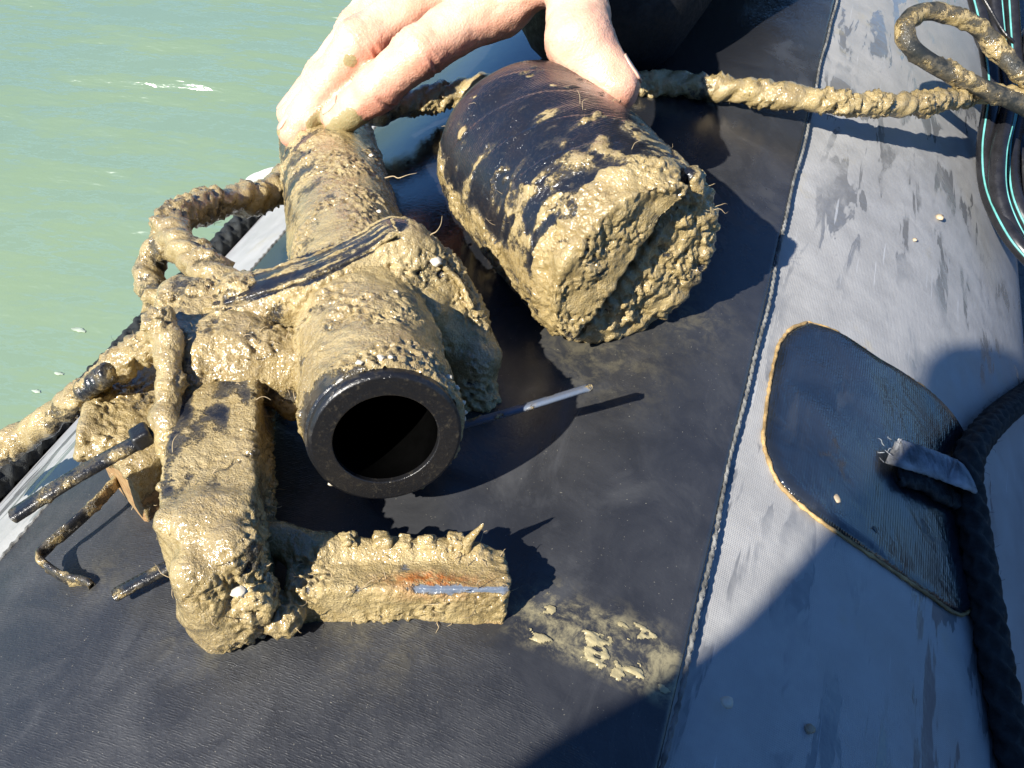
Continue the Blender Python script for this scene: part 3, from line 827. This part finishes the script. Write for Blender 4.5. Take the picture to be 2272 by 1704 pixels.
# cable ties
def tie(pts, w_, t_, ref, mat_=None, cover=.25, seed=0):
    v, f = ribbon(pts, w_, t_, ref, step=.0007, rib=.10)
    mu = np.clip(cover + .7 * fbm(v, .006, 3, seed), 0, 1)
    v = v + np.stack([noise(v, .003, s_ + seed) for s_ in (1, 2, 3)], 1) * (.0010 * sstep(.3, .7, mu))[:, None]
    o = mesh_obj('cable_tie', v, f, mat_ or MUD_PLASTIC, rig, {'mud': mu})
    return o
th0, th1 = PD(322, 972, .309), PD(25, 1148, .300)
ta = tie([PD(345, 958, .310), th0, (th0 + th1) / 2 + V(0, 0, .001), th1], .0058, .0028, unit(UP - FW * .5), cover=.18, seed=3)
hc = PD(314, 968, .308)
HX = unit(th1 - th0); HZ = unit(UP - FW * .6 - HX * ((UP - FW * .6) @ HX)); HY = np.cross(HZ, HX)
G = Grid(np.array([hc]), .010, .0006)
S = G.box(hc, HX, HY, HZ, .0030, .0038, .0027, .0011)
muddy_part('tie_head', G, S, BLACK_PLASTIC, rig, .1, .4, 5)
tie([PH(420, 1235, .010), PH(330, 1280, .009), PH(252, 1322, .008)], .0052, .0024, unit(UP - FW * .5), cover=.2, seed=7)
tie([PH(275, 1050, .012), PH(215, 1115, .013), PH(150, 1175, .012), PH(98, 1220, .011), PH(88, 1234, .011), PH(94, 1248, .010), PH(140, 1280, .006), PH(190, 1292, .004), PH(206, 1302, .003)], .0050, .0020, unit(RT * .8 - UP * .3 - FW * .5), cover=.42, seed=11)
tie([PH(985, 955, .014), PH(1110, 920, .022), PH(1200, 893, .026), PH(1312, 858, .028)], .0046, .0016, unit(UP - FW * .4), MUD_METAL_TIE_GLINT, cover=.16, seed=14)  # black tie; the grey metal colour paints in its silvery glint
# roots, shells
for src, n_, sd in ((pipe, 60, 1), (foot, 45, 2), (beam, 50, 3), (tangle, 70, 4), (wood, 20, 5)):
    a, b_ = root_hairs(src, n_, sd); strands('root_hairs', a, b_, rig, ROOT, sd, .00016, (.002, .009))
bigroot = [[(948, 545), (955, 522), (968, 514), (978, 498), (981, 478)], [(850, 396), (872, 391), (884, 395), (905, 388), (925, 384)], [(1008, 676), (1022, 668), (1032, 671), (1042, 664)]]
for k, (br, d0) in enumerate(zip(bigroot, (.350, .43, .355))):
    v, f, n = sweep([PD(x, y_, d0 - .002 * i) for i, (x, y_) in enumerate(br)], lambda s_: .00026 * (1.25 - s_), .0005, 6)
    tag(mesh_obj('root', v, f, ROOT, rig), kind=None)
def shell(c, r, parent, seed):
    rr = np.random.RandomState(seed); bm = bmesh.new(); bmesh.ops.create_icosphere(bm, subdivisions=2, radius=r)
    for x in bm.verts: x.co *= .8 + rr.uniform(-.25, .25); x.co.z *= .7; x.co.x *= 1.25
    me = bpy.data.meshes.new('shell'); bm.to_mesh(me); bm.free()
    me.polygons.foreach_set('use_smooth', np.ones(len(me.polygons), bool)); me.materials.append(SHELL)
    o = bpy.data.objects.new('shell', me); COL.objects.link(o)
    o.matrix_basis = Matrix.Translation(Vector(c))
    adopt(o, parent)
    return o
def onpipe(t, a):
    return P0 + AX * t + (PIPE_R + .0012) * (math.cos(a) * PX + math.sin(a) * PY)
for k, (t, a, r) in enumerate([(.006, 1.75, .0011), (.0065, 1.5, .0012), (.0065, 1.38, .0009), (.008, .15, .0012), (.01, -.05, .0014), (.011, .3, .0012), (.009, .55, .0011), (.012, -.2, .0016), (.006, 3.9, .0012), (.12, 1.0, .001), (.19, .8, .0012), (.05, 1.1, .001)]):
    shell(onpipe(t, a), r, rig, k)
shell(PD(968, 580, .345), .0024, rig, 30)
shell(PD(530, 1312, .266), .0022, rig, 31)

# ================================================================== THE TAPE-WRAPPED ROLL
RA = unit(V(-.693, .721, 0.0))
R0 = PH(1406, 586, .0385)
QX = unit(np.cross(RA, V(0, 0, 1))); QY = np.cross(QX, RA)
RR, RL = .0384, .108
G = Grid(np.array([R0, R0 + RA * RL]), .046, .00078)
x_, y_, z_ = G.loc(R0, QX, QY, RA)
rho = np.sqrt(x_ ** 2 + y_ ** 2)
bulge = RR + .0030 * np.sin(np.clip(z_ / RL, 0, 1) * 2.8) - .006 * np.clip((z_ - .085) / .023, 0, 1) ** 2
S = np.maximum(rho - bulge, np.maximum(-z_, z_ - RL) )
rq = np.where(z_ > .06, .012, .006)
qx_, qz_ = rho - bulge + rq, np.abs(z_ - RL / 2) - RL / 2 + rq
S = np.sqrt(np.maximum(qx_, 0) ** 2 + np.maximum(qz_, 0) ** 2) + np.minimum(np.maximum(qx_, qz_), 0) - rq
# folded flap across the upper left of the front face, and a groove beside it
def FP(x, y):
    d = ray(x, y); return CAM + d * (((R0 - CAM) @ RA) / (d @ RA))
g1, g2 = FP(1262, 745), FP(1528, 395)
gd = unit(g2 - g1); gn = unit(np.cross(gd, RA)); gn = gn if gn @ RT > 0 else -gn
gl_ = (G.x - g1[0]) * gn[0] + (G.y - g1[1]) * gn[1] + (G.z - g1[2]) * gn[2]
S = smin(S, np.maximum(np.maximum(rho - RR * .95, np.abs(z_ + .0005) - .0060), gl_ + .004), .005)   # flap stands proud
S = np.maximum(S, -(np.sqrt((gl_ - .0005) ** 2 + (z_ + .0012) ** 2) - .0056))
v, f = G.mesh(S.astype(np.float32))
n = normals(v, f)
q = v - R0; zl = q @ RA; xl = q @ QX; yl = q @ QY; ang = np.arctan2(xl, yl)          # 0 = top
gl_v = (v - g1) @ gn
endm = sstep(.012, .002, zl + .006 * fbm(v, .02, 3, 4))
side_r = ang * np.sign(1.0)
low = sstep(1.10, 1.45, np.abs(ang + .12) + .22 * fbm(v, .03, 3, 6))
wrap = sstep(.38, .75, fbm(np.stack([xl, yl, zl * 1.6], 1), .014, 3, 9) + .75 * sstep(.060, .008, zl + .012 * ang))
strk = sstep(.30, .80, fbm(np.stack([ang * RR * .30, zl * 1.3, 0 * zl], 1), .0075, 3, 19) + .35 * sstep(.09, .02, zl))
cov = np.maximum.reduce([endm * 1.05, low * .85, wrap * .68, strk * .60]) - .28
cov = np.where(endm > .5, 1.0, cov)
grv = np.exp(-((gl_v - .0002) / .0034) ** 2) * sstep(.012, .006, np.abs(zl))
cov = cov - 1.5 * grv
v2, mu = mudden(v, n, cov, 1.15, 21, .012)
# tape wraps: low helical ridges
ph_ = (zl + .016 * ang) / .021
ridge = (ph_ - np.floor(ph_)); wr = .00045 * (ridge - .5) * (1 - endm)
v2 = v2 + n * wr[:, None] + n * (.0007 * fbm(np.stack([xl, yl, zl * 1.6], 1), .03, 2, 14) * (1 - endm))[:, None]
v2 = v2 + n * (.0022 * fbm(v, .020, 2, 53) * endm)[:, None]
v2 = v2 + n * (.0017 * fbm(v, .006, 2, 51) * endm * (gl_v > 0))[:, None]
roll = mesh_obj('roll_body', v2, f, MUD_TAPE, None, {'mud': mu})
rollE = empty('taped_cylinder', PH(1330, 775, 0))
tag(rollE, 'fat cylinder wrapped in black tape, its flat end caked with mud, under the thumb', 'cylinder')
adopt(roll, rollE)
a, b_ = root_hairs(roll, 50, 7, upz=-.2); strands('root_hairs', a, b_, rollE, ROOT, 7, .00013, (.002, .007))
for k, (zz, an, r) in enumerate([(.090, .62, .0013), (.080, .3, .0011), (.060, .25, .0016), (.070, .95, .0022), (.055, .05, .0012), (.085, .75, .0018), (.03, -.3, .0014), (.015, .2, .001)]):
    shell(R0 + RA * zz + (RR + .0006) * (math.sin(an) * QX + math.cos(an) * QY), r, rollE, 50 + k)

# ================================================================== MUDDY ROPES
def muddy_rope(pts, r, parent, cover=.85, seed=0, amp=1.9, twist=True, name='strand'):
    pr = (lambda th, s: 1 + .24 * np.abs(np.sin(1.5 * th + s * 2 * np.pi / .022))) if twist else None
    v, f, n = sweep(pts, r, step=.0011, m=36, prof=pr)
    v2, mu = mudden(v, n, np.full(len(v), cover), amp, seed)
    return mesh_obj(name, v2, f, MUD_ROPE, parent, {'mud': mu})
rope = empty('mud_rope', PH(1600, 220, 0))
tag(rope, 'mud coated rope running behind the taped cylinder and looping beside the pipe', 'rope')
main = [PD(2290, 225, .60), PH(2180, 208, .034), PH(2060, 228, .030), PH(1900, 232, .024), PH(1750, 214, .018), PH(1600, 197, .012), PH(1450, 186, .008), PH(1300, 186, .007), PH(1150, 186, .008), PH(1060, 196, .012), PH(930, 222, .018), PH(850, 243, .022), PD(780, 268, .545), PD(690, 330, .530), PD(600, 428, .478), PD(500, 446, .450), PD(415, 470, .425), PD(376, 500, .405), PD(400, 545, .388), PD(465, 605, .372), PD(530, 655, .360), PD(560, 690, .352)]
s1 = muddy_rope(main, lambda s: .0050 if s > .25 else .0046, rope, .85, 3)
s2 = muddy_rope([PD(455, 575, .385), PD(395, 545, .392), PD(345, 560, .398), PD(326, 610, .395), PD(345, 658, .385), PD(410, 690, .370), PD(470, 712, .358)], .0042, rope, .75, 8)
a, b_ = root_hairs(s1, 160, 9); strands('root_hairs', a, b_, rope, ROOT, 9, .00015, (.002, .007))
cab = empty('mud_cable', PH(200, 1000, 0))
tag(cab, 'muddy cable with a bare ribbed stretch, leaving the wood block towards the water', 'cable')
c1 = muddy_rope([PD(385, 720, .330), PD(350, 752, .335), PD(290, 795, .342), PD(200, 860, .352), PD(110, 928, .362), PD(0, 1000, .372), PD(-140, 1085, .385)], lambda s: .0034, cab, .8, 13, 1.9)
v, f, n = sweep([PD(245, 824, .336), PD(215, 846, .340), PD(178, 872, .344)], .0038, .0005, 24, lambda th, s: 1 + .06 * np.sign(np.sin(s * 2 * np.pi / .0028)))
mesh_obj('ribbed_sleeve', v, f, MUD_PLASTIC, cab, {'mud': np.clip(.22 + .8 * fbm(v, .005, 2, 5), 0, 1)})
a, b_ = root_hairs(c1, 90, 12); strands('root_hairs', a, b_, cab, ROOT, 12, .00016, (.003, .010))
wc_ = muddy_rope([PD(650, 372, .56), PD(600, 385, .56), PD(565, 398, .565), PD(548, 415, .57), PD(540, 440, .58)], .0026, None, -2, 17, .1, True, 'white_cord')
wc_.data.materials.clear(); wc_.data.materials.append(WHITE)
tag(wc_, 'short white cord showing past the pipe at the edge of the tube', 'cord')

# ------------------------------------------------------------------ cables at the right
coil = empty('cable_coil', PH(2180, 330, 0))
tag(coil, 'coil of black cables with thin teal stripes at the right edge', 'cable')
def cable(px, r, muddyc=None, stripe=False, seed=0):
    pts = dep(px)
    if muddyc is not None: return muddy_rope(pts, r, coil, muddyc, seed, 1.4, False, 'cable')
    v, f, n = sweep(pts, r, step=.003, m=18)
    o = mesh_obj('cable', v, f, CABLE, coil)
    if stripe:
        c, L = spline(pts, 80); T = np.gradient(c, axis=0); T /= np.linalg.norm(T, axis=1)[:, None]
        s_ = -FW - T * (T @ -FW)[:, None]; s_ /= np.linalg.norm(s_, axis=1)[:, None]
        sd = np.cross(T, s_) * (1 if stripe > 0 else -1)
        v, f, n = sweep(c + (s_ * .75 + sd * .66) * r * .95, .0007, step=.003, m=6)
        mesh_obj('teal_stripe', v, f, TEAL, o)
    return o
cable([(2150, -60, .66), (2185, 80, .65), (2200, 200, .64), (2185, 330, .63), (2195, 430, .62), (2240, 520, .60), (2310, 600, .59)], .0052, None, 1)
cable([(2200, -60, .67), (2215, 100, .66), (2235, 230, .64), (2215, 340, .62), (2218, 440, .61), (2262, 540, .60), (2330, 620, .59)], .0052, None, -1)
cable([(2240, -60, .69), (2250, 100, .68), (2262, 230, .67), (2245, 330, .65), (2250, 430, .63), (2300, 540, .62)], .0050, None, 1)
cable([(2175, -60, .70), (2172, 60, .69), (2215, 160, .68), (2255, 300, .67), (2285, 420, .66), (2330, 520, .65)], .0050)
cable([(2290, -60, .70), (2285, 120, .70), (2220, 260, .68), (2225, 380, .66), (2262, 470, .65), (2330, 540, .64)], .0050, None, 1)
cable([(2320, 20, .72), (2260, 140, .71), (2275, 300, .70), (2290, 450, .69), (2340, 560, .68)], .0060)
lp = cable([(2300, 190, .60), (2240, 140, .60), (2190, 80, .60), (2140, 42, .595), (2080, 26, .59), (2030, 32, .585), (2008, 62, .58), (2022, 105, .58), (2075, 145, .585), (2150, 182, .59), (2220, 212, .595), (2310, 255, .60)], .0052, .42, seed=41)
v, f = ribbon(dep([(2165, -30, .60), (2195, 20, .60), (2225, 70, .595), (2250, 95, .595)]), .003, .0014, unit(UP), step=.002)
mesh_obj('cable_tie', v, f, BLACK_PLASTIC, coil, smooth=False)

# ================================================================== THE PERSON: right hand, wetsuit arm, knee
person = empty('person', TB(-2, .60, 0))
tag(person, 'person in black wetsuit kneeling beyond, right hand pressed on pipe and taped cylinder', 'person')
J = {
 'index':  (dep([(1095, 5, .452), (930, 115, .440), (838, 196, .448), (752, 262, .460)]), [.0135, .0110, .0096, .0082]),
 'middle': (dep([(985, -38, .466), (800, 96, .452), (726, 190, .461), (655, 294, .469)]), [.0135, .0110, .0096, .0082]),
 'ring':   (dep([(905, -75, .492), (795, 72, .482), (722, 164, .490), (648, 252, .496)]), [.0130, .0102, .0088, .0076]),
 'little': (dep([(890, -95, .515), (840, 40, .505), (765, 140, .512), (705, 230, .516)]), [.0120, .0090, .0078, .0068]),
 'thumb':  (dep([(1228, -230, .470), (1276, -60, .432), (1286, 92, .412), (1366, 192, .411)]), [.0170, .0142, .0130, .0104]),
}
wrist = PD(1175, -400, .520); wrist2 = PD(1090, -420, .540)
fore = PD(1230, -760, .60); fore2 = PD(1190, -760, .61)
allp = np.concatenate([np.array(a[0]) for a in J.values()] + [np.array([wrist, wrist2, PD(1200, -560, .56)])])
G = Grid(allp, .02, .00115)
palm = None
for k in ('index', 'middle', 'ring', 'little'):
    a = J[k][0][0]; e = G.cone(a, wrist if k in ('index', 'middle') else wrist2, J[k][1][0] + .0006, .021)
    palm = e if palm is None else smin(palm, e, .010)
palm = smin(palm, G.cone(J['index'][0][0], J['thumb'][0][1], .009, .008), .012)       # web of the thumb
palm = smin(palm, G.cone(J['thumb'][0][0], wrist, .019, .021), .012)
palm = smin(palm, G.cone(wrist, fore, .026, .030), .012)
palm = smin(palm, G.cone(wrist2, fore2, .024, .030), .012)
hand = None
for k in ('index', 'middle', 'ring', 'little', 'thumb'):
    p_, r_ = J[k]
    e = chain(G, p_, r_, .004)
    # fleshy pad of the finger tip and slight knuckle
    e = smin(e, G.cone(p_[2], p_[2] + (p_[1] - p_[2]) * .02, r_[2] * 1.02, r_[2] * 1.02), .003)
    e = smin(e, palm, .009)
    hand = e if hand is None else smin(hand, e, .0022)
v, f = G.mesh(hand.astype(np.float32)); n = normals(v, f)
dz = np.zeros(len(v)); red = np.zeros(len(v)); mudh = np.full(len(v), -.2)
DORS = unit(UP * .75 - RT * .45 - FW * .45)
for k in J:
    p_, r_ = J[k]
    for ji, (amp_, span) in {1: (.00075, .0070), 2: (.00050, .0048)}.items():
        ax_ = unit(p_[ji + 1] - p_[ji - 1]); q = v - p_[ji]; t = q @ ax_
        rho_ = np.linalg.norm(q - t[:, None] * ax_, axis=1)
        near_ = sstep(r_[ji] * 1.5, r_[ji] * 1.1, rho_)
        wig = .0009 * noise(v, .006, 71)
        wr = np.exp(-(t / span) ** 2) * (np.abs(np.sin((t + wig) * 2 * np.pi / .0042)) - .6)
        dz += amp_ * wr * near_
        red += .35 * np.exp(-(t / .009) ** 2) * near_
        cr = np.exp(-((t + .001 + wig) / .0007) ** 2) * near_ * sstep(.1, -.5, n @ DORS)
        dz -= .0012 * cr; red += .6 * cr
    tip = np.linalg.norm(v - p_[3], axis=1)
    red += .5 * sstep(.016, .006, tip)
# under side of the fingers is ruddier; tendons and veins on the back
red += .5 * sstep(.3, -.6, n @ DORS) + .25 * sstep(.0, .6, fbm(v, .014, 3, 88))
fax = unit(J['index'][0][3] - J['index'][0][1]); ua = v @ fax
dz += .00020 * (np.abs(noise(np.concatenate([ua[:, None] * 1.0, (v - ua[:, None] * fax)[:, :2] * .22], 1), .0024, 85)) - .25)
dz += .0008 * fbm(v, .018, 3, 81) + .00018 * noise(v, .003, 83)
p_ = J['index'][0]
dtip = np.linalg.norm(v - (p_[3] + RT * .001 - UP * .003), axis=1)
ia = unit(p_[3] - p_[2]); iq = v - p_[3]; irho = np.linalg.norm(iq - (iq @ ia)[:, None] * ia, axis=1)
mudh = np.maximum(mudh, 1.15 * (irho < .0093) * sstep(.021, .010, dtip + .004 * noise(v, .008, 90)) * sstep(.55, .0, n @ (UP * .5 - RT * .7 - FW * .3)))
for (x0, y0, d0, s0) in ((778, 135, .445, .0035), (1010, 78, .43, .002), (612, 290, .465, .003)):
    mudh = np.maximum(mudh, .8 * sstep(s0 * 1.6, s0 * .5, np.linalg.norm(v - PD(x0, y0, d0), axis=1)))
v = v + n * (dz + .0006 * sstep(.4, .8, mudh))[:, None]
handO = mesh_obj('hand', v, f, SKIN, person, {'mud': np.clip(mudh, 0, 1), 'red': np.clip(red, 0, .75)})
def nail(fin, nd, w_, l_, back=-.0018, lift=0.0):
    p_, r_ = J[fin]; t = unit(p_[3] - p_[2]); nd = unit(nd - t * (nd @ t)); sd = np.cross(t, nd)
    r = r_[3]; VV = []; na, nb_ = 13, 13
    for i in range(na):
        u = -1 + 2 * i / (na - 1)
        for j in range(nb_):
            s_ = -1 + 2 * j / (nb_ - 1)
            # squared-off oval
            uu, ss_ = u * math.sqrt(1 - .30 * s_ * s_), s_ * math.sqrt(1 - .30 * u * u)
            a_ = ss_ * w_ / r
            ta = uu * l_ + back; rr_ = math.sqrt(max(r * r - max(ta, 0) ** 2 * .8, 1e-8)) + max(-ta, 0) * (r_[2] - r) / .025
            VV.append(p_[3] + t * ta + (sd * math.sin(a_) + nd * math.cos(a_)) * (rr_ + .0003 + lift))
    FF = [(i * nb_ + j, i * nb_ + j + 1, (i + 1) * nb_ + j + 1, (i + 1) * nb_ + j) for i in range(na - 1) for j in range(nb_ - 1)]
    o = mesh_obj('fingernail', np.array(VV), FF, NAIL, person)
    md = o.modifiers.new('thick', 'SOLIDIFY'); md.thickness = .0009; md.offset = -1
    return o
nail('thumb', RT * .9 + UP * .55 - FW * .05, .0066, .0066, -.0012)
nail('middle', UP * .5 - RT * .75 - FW * .35, .0054, .0054)
nail('index', UP * .55 - RT * .6 - FW * .45, .0054, .0054)
nail('ring', UP * .5 - RT * .75 - FW * .35, .0048, .0050)
# wetsuit: sleeve, upper arm, torso, head hood, legs (coarse; mostly out of frame)
kn = PD(1345, -31, .560)
elbow = PD(1330, -1500, .78); sh = elbow + V(.12, .22, .20)
hip = V(.10, 1.12, .28); chest = V(.12, .98, .70)
head_ = V(.10, .86, .95)
Gw = Grid(np.array([fore, elbow, sh, kn, hip, chest, head_, V(.35, 1.0, .0), V(-.1, 1.2, .1), kn + V(0, .4, 0)]), .20, .011)
S = chain(Gw, [PD(1205, -700, .595), fore, elbow], [.036, .039, .055], .02)
S = smin(S, Gw.cone(elbow, sh, .055, .075), .03)
S = smin(S, Gw.cone(sh, chest, .08, .12), .05)
S = smin(S, chain(Gw, [hip, chest, head_ - V(0, 0, .14), head_], [.15, .16, .06, .105], .05), .05)
S = smin(S, Gw.cone(kn, hip + V(-.02, 0, -.05), .052, .10), .02)
S = smin(S, Gw.cone(kn, kn + V(.04, .42, .0), .050, .045), .01)
S = smin(S, chain(Gw, [hip + V(.1, 0, -.05), V(.36, .85, -.02), V(.38, 1.0, -.25)], [.10, .075, .06], .03), .03)
v, f = Gw.mesh(S.astype(np.float32))
mesh_obj('wetsuit', v, f, NEOPRENE, person)

# ================================================================== THE PHOTOGRAPHER (behind the camera; throws the shadow at lower right)
ph_e = empty('person', CAM - HEAD * .3 + V(0, 0, -.6))
tag(ph_e, 'photographer behind the camera whose shadow falls across the lower right', 'person')
def L(r_, k_, z_): return CAM * V(1, 1, 0) + RT * r_ + HEAD * k_ + V(0, 0, z_)
Gp = Grid(np.array([L(-.34, -.12, -.3), L(.30, -.45, .95)]), .12, .014)
S = Gp.box(L(-.01, -.27, .20), RT, HEAD, V(0, 0, 1), .283, .055, .450, .040)
S = smin(S, chain(Gp, [L(.05, -.27, .62), L(.06, -.24, .80)], [.06, .11], .04), .04)
S = smin(S, chain(Gp, [L(.26, -.27, .52), L(.25, -.20, .30), L(.07, -.06, .24)], [.06, .05, .03], .03), .03)
S = smin(S, chain(Gp, [L(-.23, -.27, .52), L(-.19, -.20, .30), L(-.06, -.06, .24)], [.06, .05, .03], .03), .03)
S = smin(S, Gp.cone(L(-.275, -.27, .55), L(-.312, -.27, .622), .03, .030), .01)
S = smin(S, Gp.cone(L(-.30, -.27, .25), L(-.29, -.27, .395), .05, .045), .02)
v, f = Gp.mesh(S.astype(np.float32))
mesh_obj('jacket', v, f, COAT, ph_e)

# ================================================================== SMALL THINGS ON THE TUBE
# mud runs on the strip, right of the foot
ys = np.linspace(.118, .222, 260); ps = np.linspace(8.6, 19.6, 240)
A, B = np.meshgrid(ps, ys, indexing='ij'); A, B = A.ravel(), B.ravel()
p3 = tub(A, B, .0)
dirv = unit(PH(1490, 1500) - PH(1160, 1355)); crossv = unit(np.cross(dirv, V(0, 0, 1)))
uu = np.stack([(p3 @ dirv) * .42, p3 @ crossv, p3[:, 2] * 0], 1)
nn = fbm(uu, .0048, 3, 101) + .35 * noise(p3, .004, 103)
c0 = PH(1330, 1430); dl, dc = (p3 - c0) @ dirv, (p3 - c0) @ crossv
msk = sstep(.030, .018, np.abs(dl)) * sstep(.014, .007, np.abs(dc))
hgt = (nn + .55 * msk - .80) * msk
hh = np.clip(hgt, 0, .5) * .0013
keep = hgt > -.02
v = tub(A, B, .0031 + np.where(keep, hh, 0) - .0006 * (hgt <= 0))
nyy = len(ys); i, j = np.meshgrid(np.arange(len(ps) - 1), np.arange(nyy - 1), indexing='ij'); i, j = i.ravel(), j.ravel()
f = np.stack([i * nyy + j, (i + 1) * nyy + j, (i + 1) * nyy + j + 1, i * nyy + j + 1], 1)
f = f[keep[f].all(1)]
us, inv = np.unique(f, return_inverse=True)
sm = mesh_obj('mud_smear', v[us], inv.reshape(-1, 4), SILT)
tag(sm, 'runs of wet mud smeared on the black strip right of the angle foot', 'mud', kind='stuff')
def pebble(x, y_, r, label, m_=PEB, seed=0):
    rr = np.random.RandomState(seed); bm = bmesh.new(); bmesh.ops.create_icosphere(bm, subdivisions=2, radius=r)
    for q in bm.verts: q.co *= 1 + rr.uniform(-.14, .14); q.co.z *= .7
    me = bpy.data.meshes.new('pebble'); bm.to_mesh(me); bm.free(); me.polygons.foreach_set('use_smooth', np.ones(len(me.polygons), bool)); me.materials.append(m_)
    o = bpy.data.objects.new('pebble', me); COL.objects.link(o); o.location = tuple(PH(x, y_, r * .55 + (.003 if x < 1640 else 0)))
    tag(o, label, 'pebble'); return o
pebble(2085, 482, .0024, 'tan pebble on the bright grey tube above the patch', seed=1)
pebble(2030, 532, .0013, 'tiny tan crumb just left below the pebble above the patch', seed=2)
pebble(1613, 1558, .0021, 'grey pebble in shadow near the seam at the bottom', SHELL, 3)
pebble(1797, 1617, .0017, 'dark pebble in shadow at the bottom, right of the grey one', seed=4)
pebble(1852, 1108, .0026, 'tan drop shaped crumb on the lower half of the dark patch', seed=5)
pebble(1932, 1178, .0024, 'dark stone on the lower edge of the dark patch', CABLE, 6)
pebble(1838, 813, .0012, 'white speck of shell on the upper half of the dark patch', SHELL, 7)
pebble(582, 1408, .0013, 'tiny mud ball below the beam end on the black strip', seed=8)
pebble(1190, 705, .0013, 'faint grey crumb in the shadow left of the cylinder end', seed=9)
for k, (x, y_, s_, lb) in enumerate([(175, 732, .005, 'long white foam fleck on the green water, nearest the rope loop'), (130, 828, .0035, 'small white foam fleck on the green water below the long one'), (80, 868, .0035, 'lowest white foam fleck on the green water by the cable')]):
    d = ray(x, y_); t = (-.3992 - CAM[2]) / d[2]; c_ = CAM + d * t
    rr = np.random.RandomState(k); an = np.linspace(0, 2 * np.pi, 14, endpoint=False)
    rim = np.stack([c_[0] + s_ * 1.5 * np.cos(an) * (1 + rr.uniform(-.3, .3, 14)), c_[1] + .6 * s_ * np.sin(an) * (1 + rr.uniform(-.3, .3, 14)), np.full(14, c_[2])], 1)
    vv = np.vstack([rim, (rim - c_) * .6 + c_ + V(0, 0, .0006), [c_ + V(0, 0, .0008)]])
    ff = [(i, (i + 1) % 14, 14 + (i + 1) % 14, 14 + i) for i in range(14)] + [(14 + i, 14 + (i + 1) % 14, 28) for i in range(14)]
    tag(mesh_obj('foam_fleck', vv, ff, FOAM), lb, 'foam')
